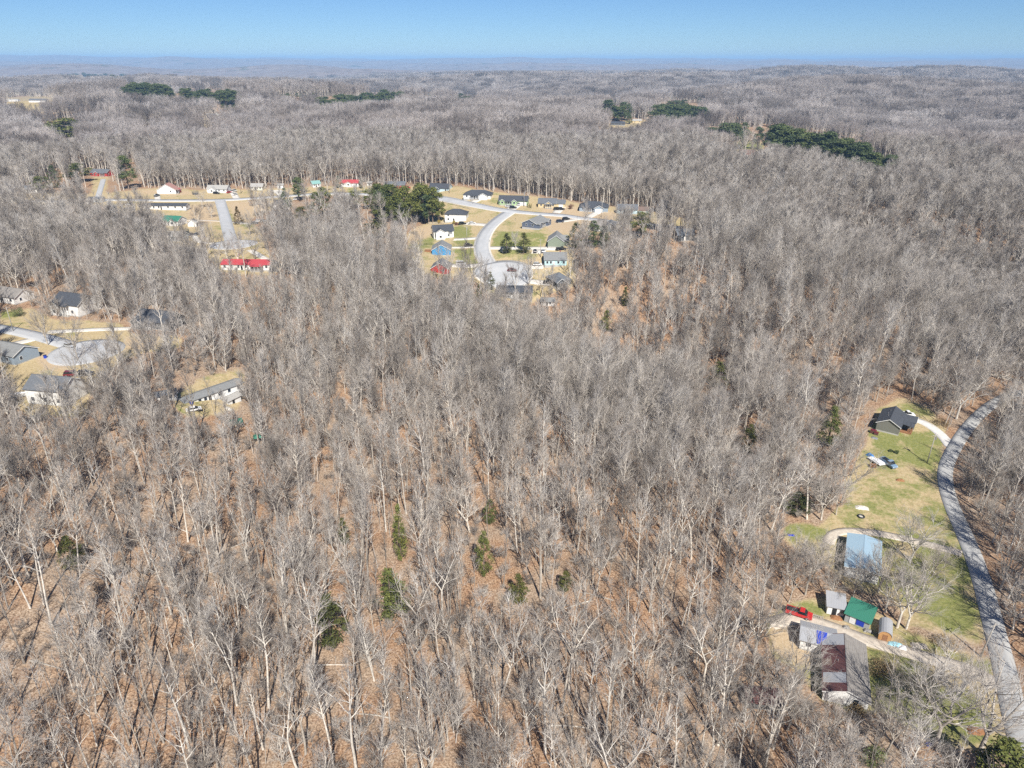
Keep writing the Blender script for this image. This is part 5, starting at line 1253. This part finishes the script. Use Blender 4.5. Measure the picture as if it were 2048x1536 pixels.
stand(448, 222, 486, 223, 6, 14, "dark pine in the short row below the upper left rows", "short pine row, upper left")
stand(558, 200, 628, 200, 9, 12, "pine in the small far row left of the middle stand", "small far pine row")
stand(640, 226, 700, 221, 16, 27, "green pine in the left half of the long middle stand", "long middle pine stand, left half")
stand(702, 219, 804, 211, 24, 27, "green pine in the right half of the long middle stand", "long middle pine stand, right half")
stand(842, 202, 864, 203, 4, 12, "pine in the little pair of clumps right of the middle stand", "little pine clump")
stand(905, 206, 960, 206, 8, 13, "pine in the thin row right of the middle stand", "thin pine row")
stand(1216, 240, 1248, 244, 5, 34, "round pine beside the dark hill house", "pines at the hill house")
stand(1312, 250, 1404, 250, 22, 36, "dark pine in the clump right of the hill house", "pine clump right of the hill house")
stand(1334, 216, 1368, 216, 6, 16, "pine in the small clump above the hill clump", "small upper pine clump")
stand(1404, 284, 1424, 284, 3, 30, "yellowish pine at the left of the right hand hill", "yellowish hill pines")
stand(1440, 290, 1470, 292, 5, 42, "tall pine over the right hill's lawn", "pines over the hill lawn")
stand(1540, 304, 1660, 322, 24, 50, "dark pine in the upper half of the long right hand stand", "long right pine stand, upper half")
stand(1665, 326, 1726, 346, 14, 52, "dark pine in the lower half of the long right hand stand", "long right pine stand, lower half")
stand(1740, 350, 1782, 356, 6, 42, "dark pine at the right tip of the long stand", "tip of the long right pine stand")
ev('cedar', 'pine', "darkest broad pine left of the hill lawn's edge", 1484, 244, 298, 32); ev('pine', 'pine', "slim pine alone on the hill lawn", 1514, 252, 298, 20)
ev('cedar', 'cedar', "small round cedar by the dark hill house's left", 1209, 246, 268, 16); ev('cedar', 'pine', "dark cedar right of the dark hill house", 1258, 226, 248, 14)
for px, py, h in [(574,242,24),(724,258,22),(912,262,16),(1722,292,32),(1398,208,14),(1420,210,12),(1340,196,12),(150,224,14),(60,240,16),(200,228,12),(505,226,14),(530,262,16),(620,246,14),(780,236,12),(840,262,14),(1010,222,10),(1060,250,12),(1160,232,10),(1480,208,9),(1600,214,10),(1770,238,14),(1850,262,16),(1960,250,14),(2010,330,20),(1900,340,20),(1150,180,6),(1250,172,6),(1800,190,8),(1560,262,12),(1370,190,12),(1222,190,10),(850,200,8),(300,272,30),(286,268,26),(436,262,28),(405,262,16),(1690,170,6),(390,300,18),(700,250,12),(1100,196,8),(1560,182,7),(1930,300,20),(980,232,9)]:
    ev('cedar', 'pine', "lone dark cedar in the far grey woods", px, py - h, py, h * .6, "lone cedars in the far woods")
for px, py in [(1055,415),(1058.5,415.5),(1062,416)]:
    ev('cedar', 'green', "slim columnar shrub in the row left of the tan house", px, py - 9, py, 3.6, "columnar shrubs", name="columnar_shrub")
# broad bare trees standing in the open ground on the right
def broad(var, label, px, py, h, w=1.0, rot=0, small=False, mats=None, name="bare_tree", group=None):
    x, y, z = at(px, py)
    me = broad_kinds[var][0]
    s = h / [17, 15, 18][var]
    place_tree(me, name, (x, y, z), (0, 0, rot), (s * w, s * w, s), label, "tree", group)
    NO_TREE.append((np.array([[x, y]]), 2.5))
for a in [(2, "big spreading bare tree on the lawn beside the lower road", 1870, 1494, 17, 1.0, .3), (0, "tall spreading bare tree close to the road at the lower right", 1958, 1505, 17, 1.0, 2.1), (1, "bare tree right of the blue roofed building, branching over the drive", 1820, 1122, 12, 1.0, 1.0), (0, "bare tree leaning right below the green roofed shed's lawn", 1812, 1258, 14, .9, 2.5), (2, "second bare tree right of the little barn", 1794, 1255, 14, .9, 4.0),
 (1, "bare tree between the blue roof and the green shed", 1756, 1184, 11, .9, .2), (0, "bare tree standing in front of the blue roofed building's right corner", 1770, 1225, 12, .8, 5.1), (1, "slender bare tree in front of the blue roofed building's left corner", 1706, 1195, 10, .7, 3.3), (0, "big spreading tree over the farmhouse's left gravel", 1585, 1400, 14, .75, 1.4), (2, "bare tree leaning over the low maroon shed", 1540, 1395, 11, .9, .6),
 (1, "bare tree over the gravel lot's left edge", 1508, 1310, 14, .95, 2.8), (0, "spreading bare tree at the dry meadow's lower left corner", 1642, 1040, 13, 1.0, 4.6), (1, "smaller bare tree right of the one at the meadow corner", 1672, 1030, 10, .8, 3.9), (2, "pale bare tree in the brush left of the blue roofed building", 1610, 1190, 12, .9, 1.9), (1, "bushy bare tree right of the road across from the silver pickup", 1932, 985, 11, .8, .9),
 (0, "bare tree in the gap between farmhouse and bottom edge", 1600, 1510, 9, .8, 2.2), (1, "pale forked tree below the farmhouse gable", 1655, 1490, 9, .7, 5.6), (1, "bushy tree under the farmhouse's right slope", 1795, 1412, 7, .9, 4.2), (0, "bare tree on the lower lawn left of the big spreading one", 1800, 1500, 11, .9, .4), (1, "bare tree at the foot of the gravel drive by the road", 1922, 1388, 9, .8, 1.5), (2, "bare tree at the bend left of the shaded road", 1912, 838, 18, .9, 3.1),
 (1, "dark twisted bare tree beside the grey court's left", 96, 690, 12, .8, .8), (0, "bare tree in the middle of the grey court's near edge", 155, 718, 14, .7, 2.0), (2, "bare tree with long shadow below the grey court", 168, 790, 15, .7, 3.4), (1, "round bare tree below the mobile home's dirt", 398, 452, 11, .9, 5.0), (2, "bare tree in front of the side street circle, left", 440, 512, 12, .8, 1.2), (0, "bare tree in front of the side street circle, right", 478, 535, 15, .75, 2.9),
 (1, "small round tree between the lawn cedars", 1031, 497, 8, .9, .7), (0, "thin bare tree rising before the turning circle", 968, 590, 17, .5, 2.7), (2, "thin bare tree rising before the curving street's right lots", 1030, 596, 17, .55, 4.4)]:
    broad(*a)
for i, (px, py, h) in enumerate([(240,412,9),(275,398,8),(296,432,10),(405,416,10),(424,436,9),(520,430,11),(540,412,9),(500,470,12),(520,486,11),(535,500,12),(420,500,12),(400,480,9),(510,520,12),(455,520,9),(560,388,9),(610,386,10),(655,382,10),(680,388,12),(730,386,11),(360,372,12),(505,372,12),(400,374,12)]):
    broad(i % 3, "bare yard tree among the houses along the through street and side street", px, py, h, .9, i * 1.3, group="bare yard trees among the left houses")
for i, (px, py, h) in enumerate([(830,470,10),(838,510,12),(825,535,13),(935,545,14),(925,585,14),(945,590,17),(850,600,11),(1060,575,15),(1085,600,16),(1140,560,15),(1150,520,14),(1165,500,14),(1200,490,14),(1240,470,13),(1225,500,15)]):
    broad(i % 3, "bare tree around the lower edge of the curving street's lots", px, py, h, .65, i * 1.7, group="bare trees edging the lots")
for i, (px, py, h) in enumerate([(1655,1150,8),(1640,1120,7),(1625,1165,9),(1660,1200,8),(1590,1130,8),(1575,1170,9),(1845,1180,9),(1865,1150,8),(1890,1330,7),(1850,1420,9),(1765,1475,6),(1700,1520,5),(1830,1395,8),(1575,1460,11),(1900,1425,9),(1985,1085,10),(2000,1180,11),(2025,1260,11)]):
    broad(1 if i % 2 else 0, "small bushy bare tree scattered about the lower right yards", px, py, h, .95, i * 2.1, group="small bare trees in the lower right yards")
def leafy_bush(name, label, cat, px, py, r, h, mat, seed, group=None):
    rng = np.random.default_rng(seed); n = 26
    d = rng.normal(size=(n, 3)); d /= np.linalg.norm(d, axis=1, keepdims=True); d[:, 2] = np.abs(d[:, 2])
    c = d * np.array([r * .75, r * .75, h * .75]) * (.5 + .5 * rng.random((n, 1))) + [0, 0, h * .2]
    v, q = leaf_cloud(rng, c, np.full(n, r * .33), 40, .16)
    T = Tubes(); st = np.stack([np.zeros((n, 3)) - [0, 0, .2], c], 1); T.add(st, np.tile([.05, .02], (n, 1)), 3)
    tv, tq = T.get()
    x, y, z = at(px, py)
    t = link(name, None); t.location = (x, y, z); tag(t, label, cat, group)
    link("stem", mesh_np("stem", tv, tq, mats=[M['bark_dark']]), t); link("foliage", mesh_np("foliage", v, q, mats=[M[mat]]), t)
leafy_bush("oak_tree", "reddish brown leafed oak beside the through street", "tree", 506, 412, 4.6, 8.5, 'redleaf', 1)
leafy_bush("shrub", "yellow flowering shrub beside the white two storey house", "shrub", 879, 447, 1.9, 2.6, 'yellow', 2)
leafy_bush("shrub", "red leafed shrub in front of the white two storey house", "shrub", 913, 450, 1.4, 2.0, 'redleaf', 3)
leafy_bush("shrub", "golden shrub left of the red leafed one", "shrub", 908, 448, 1.5, 2.6, 'yellow', 4)
leafy_bush("shrub", "dark red bush right of the tan garage", "shrub", 1142, 418, 2.6, 3.4, 'redleaf', 5)
leafy_bush("shrub", "dark evergreen bush below the pale roofed house at the left edge", "shrub", 38, 632, 3.0, 3.6, 'pine', 6)
leafy_bush("shrub", "low dark shrub on the grass above the flatbed trailer, left one", "shrub", 1781, 903, .8, .8, 'pine', 7)
leafy_bush("shrub", "low dark shrub on the grass above the flatbed trailer, right one", "shrub", 1793, 906, .9, .9, 'pine', 8)
leafy_bush("brush_pile", "tangled grey brush right of the farmhouse", "brush", 1765, 1345, 3.6, 2.6, 'brush', 9)
leafy_bush("brush_pile", "dry brush below the farmhouse's gable wall", "brush", 1712, 1425, 2.6, 1.6, 'brush', 10)
leafy_bush("brush_pile", "brown brush along the gully by the road", "brush", 1890, 1290, 3.2, 1.3, 'brush', 11)
leafy_bush("shrub", "dark evergreen shrub near the bottom edge right of the pale forked tree", "shrub", 1745, 1522, 3.0, 2.6, 'pine', 12)
leafy_bush("brush_pile", "dry brush on the bank beside the olive cabin drive", "brush", 1880, 850, 3.4, 2.0, 'brush', 13)
# ------------------------------------------------------------------ the woods themselves
HALF = R(47)
PROTO_H = [24, 26, 22, 25, 23, 21, 27, 20]
used_px = []
def forest():
    # --- tall trees near the camera
    X, Y, rng = grid_points(4.4, 62, 400, HALF, 11)
    s = .50 + .44 * rng.random(X.shape) ** 1.15
    k, Z, px, py, sc = keep_mask(X, Y, 23 * s, rng, 3.0)
    ridge = .5 + .5 * np.cos((X * .75 + Y * .66 - 154) / 180 * 2 * np.pi)
    dens = np.where(np.hypot(X, Y) > 170, .38 + .58 * ridge, .80) + .22 * np.sin(X / 23 + Y / 31) * np.sin(Y / 17 - X / 41)
    k &= rng.random(X.shape) < np.clip(dens, .35, 1)
    k &= (np.abs(px - 1024) < 1024 * 1.25)
    X, Y, Z, s, px, py, sc = [a[k] for a in (X, Y, Z, s, px, py, sc)]
    d = np.hypot(X, Y)
    full = .12 + .75 * S((d - 150) / 90) * (.55 + .45 * np.cos((X * .75 + Y * .66 - 154) / 180 * 2 * np.pi)) + .18 * S((X - 40) / 40)
    pick = rng.random(X.shape) < full
    idx = np.where(pick, NSPARSE + rng.integers(0, len(near_kinds) - NSPARSE, X.shape), rng.integers(0, NSPARSE, X.shape))
    rot = np.stack([rng.normal(size=len(X)) * .055, rng.normal(size=len(X)) * .055, rng.random(len(X)) * 6.283], 1)
    scl = np.stack([s * (.9 + .25 * rng.random(len(X)))] * 2 + [s], 1)
    order = np.argsort(-(sc * s) * ((np.abs(px - 1024) < 1010) & (py < 1640)))
    return X, Y, Z, s, idx, rot, scl, order, px, py
X, Y, Z, s, idx, rot, scl, order, tpx, tpy = forest()
N_NEAR = 270
first, rest = order[:N_NEAR], order[N_NEAR:]
def region_label(px, py):
    h = "left" if px < 560 else "middle" if px < 1150 else "right"
    return h
for i in first:
    g = region_label(tpx[i], tpy[i])
    place_tree(near_kinds[idx[i]][0], "bare_tree", (X[i], Y[i], Z[i]), rot[i], scl[i],
               "tall leafless pale grey tree of the near woods filling the bottom %s of the photo" % g, "tree", "bare trees of the near woods, bottom %s" % g)
P3 = np.stack([X, Y, Z], 1)
pts = [P3[rest]]; rots = [rot[rest]]; scls = [scl[rest]]; idxs = [idx[rest]]
protos = [k[1] for k in near_kinds] + [k[1] for k in broad_kinds]
broad_pick = np.random.default_rng(77).random(len(rest)) < .06
idxs[0] = np.where(broad_pick, len(near_kinds) + np.arange(len(rest)) % 3, idxs[0])
# --- saplings and undergrowth
X, Y, rng = grid_points(4.0, 62, 480, HALF, 12)
s = .7 + .6 * rng.random(X.shape)
k, Z, px, py, sc = keep_mask(X, Y, 9 * s, rng, 1.0, .85)
k &= (np.abs(px - 1024) < 1024 * 1.2) & (rng.random(X.shape) < .6 + .4 * np.sin(X / 19) * np.sin(Y / 27))
k &= rng.random(X.shape) < .45 + .55 * S((np.hypot(X, Y) - 140) / 90)
n = k.sum()
slim = rng.random(n) < np.where(np.hypot(X[k], Y[k]) < 210, .72, .2)
pts.append(np.stack([X, Y, Z], 1)[k]); rots.append(np.stack([rng.normal(size=n) * .06, rng.normal(size=n) * .06, rng.random(n) * 6.28], 1)); scls.append(np.stack([s[k]] * 3, 1))
idxs.append(len(protos) + np.where(slim, rng.integers(4, 6, n), rng.integers(0, 4, n))); protos += sap_kinds
# --- low brush on the leaf litter
X, Y, rng = grid_points(3.3, 62, 300, HALF, 21)
s = .16 + .26 * rng.random(X.shape)
k, Z, px, py, sc = keep_mask(X, Y, 3 * s, rng, .5, .8)
k &= (np.abs(px - 1024) < 1024 * 1.1) & (rng.random(X.shape) < .42 + .4 * np.sin(X / 13 + 1) * np.sin(Y / 19))
n = k.sum()
pts.append(np.stack([X, Y, Z], 1)[k]); rots.append(np.stack([np.zeros(n), np.zeros(n), rng.random(n) * 6.28], 1)); scls.append(np.stack([s[k] * 1.5, s[k] * 1.5, s[k]], 1))
idxs.append(len(near_kinds) + len(broad_kinds) + np.full(n, 2))
# --- middle distance
X, Y, rng = grid_points(4.9, 400, 820, HALF, 13)
s = .58 + .42 * rng.random(X.shape)
k, Z, px, py, sc = keep_mask(X, Y, 23 * s, rng, 3.0)
k &= (np.abs(px - 1024) < 1024 * 1.15)
n = k.sum()
pts.append(np.stack([X, Y, Z], 1)[k]); rots.append(np.stack([rng.normal(size=n) * .03, rng.normal(size=n) * .03, rng.random(n) * 6.28], 1)); scls.append(np.stack([s[k] * 1.05] * 2 + [s[k]], 1))
idxs.append(len(protos) + rng.integers(0, len(mid_kinds), n)); protos += [m[2] for m in mid_kinds]
# --- far woods in clumps
for cell, d0, d1, seed in ((27, 820, 1700, 14), (36, 1700, 3200, 15), (62, 3200, 5600, 16)):
    X, Y, rng = grid_points(cell, d0, d1, R(43), seed)
    s = .75 + .3 * rng.random(X.shape)
    k, Z, px, py, sc = keep_mask(X, Y, 21 * s, rng, 12.0)
    k &= (np.abs(px - 1024) < 1024 * 1.1)
    n = k.sum()
    pts.append(np.stack([X, Y, Z - .3], 1)[k]); rots.append(np.stack([np.zeros(n), np.zeros(n), rng.random(n) * 6.28], 1)); scls.append(np.stack([s[k] * max(1, cell / 36)] * 2 + [s[k] * (1.0 if cell < 50 else 1.2)], 1))
    idxs.append(len(protos) + rng.integers(0, len(clump_kinds), n))
protos += clump_kinds
wood = scatter("woodland", protos, np.concatenate(pts), np.concatenate(rots), np.concatenate(scls), np.concatenate(idxs), "grey leafless winter woods covering the hills to the horizon", "woods")
print("woodland points", sum(map(len, pts)))

# fallen trunks on the leaf litter
lr = np.random.default_rng(61); n_log = 0
while n_log < 36:
    px_, py_ = lr.uniform(40, 1500), lr.uniform(900, 1500)
    if any(inside(p, np.array([px_]), np.array([py_]))[0] for p in OPEN.values()): continue
    x, y, z = at(px_, py_); L = lr.uniform(5, 12); a = lr.random() * 6.28
    T = Tubes(); t_ = np.linspace(0, 1, 6)
    lx, ly = x + np.cos(a) * L * t_, y + np.sin(a) * L * t_ + .25 * np.sin(3 * t_)
    T.add(np.stack([lx - x, ly - y, terrain(lx, ly) + .16 - z], 1), .20 * (1 - .6 * t_), 6)
    for k in range(3):
        T.add(np.array([[lx[k + 2] - x, ly[k + 2] - y, terrain(lx[k + 2], ly[k + 2]) + .16 - z], [lx[k + 2] - x + lr.normal(), ly[k + 2] - y + lr.normal(), terrain(lx[k + 2], ly[k + 2]) - z + .9]]), np.array([.06, .03]), 4)
    v, q = T.get(); o = link("fallen_log", mesh_np("fallen_log", v, q, mats=[M['bark']], smooth=True)); o.location = (x, y, z)
    tag(o, "pale fallen trunk lying on leaf litter under the near trees", "log", "fallen trunks in the near woods"); n_log += 1

# ------------------------------------------------------------------ haze: the air between the camera and the far hills
def box_mesh(name, x0, x1, y0, y1, z0, z1):
    v = [(x, y, z) for z in (z0, z1) for y in (y0, y1) for x in (x0, x1)]
    f = [(0, 2, 3, 1), (4, 5, 7, 6), (0, 1, 5, 4), (2, 6, 7, 3), (0, 4, 6, 2), (1, 3, 7, 5)]
    me = bpy.data.meshes.new(name); me.from_pydata(v, [], f); return me
hm = bpy.data.materials.new("haze"); hm.use_nodes = True
hm.node_tree.nodes.remove(hm.node_tree.nodes["Principled BSDF"])
pv = hm.node_tree.nodes.new("ShaderNodeVolumePrincipled")
pv.inputs["Color"].default_value = (.38, .65, 1.0, 1)
pv.inputs["Density"].default_value = 0.8e-4
pv.inputs["Anisotropy"].default_value = -.15
hm.node_tree.links.new(pv.outputs[0], hm.node_tree.nodes["Material Output"].inputs["Volume"])
hz = link("haze", box_mesh("haze", -34000, 34000, -3000, 34000, -90, 200))
hz.data.materials.append(hm)
tag(hz, "thin blue haze over the far hills", "haze", kind="stuff")
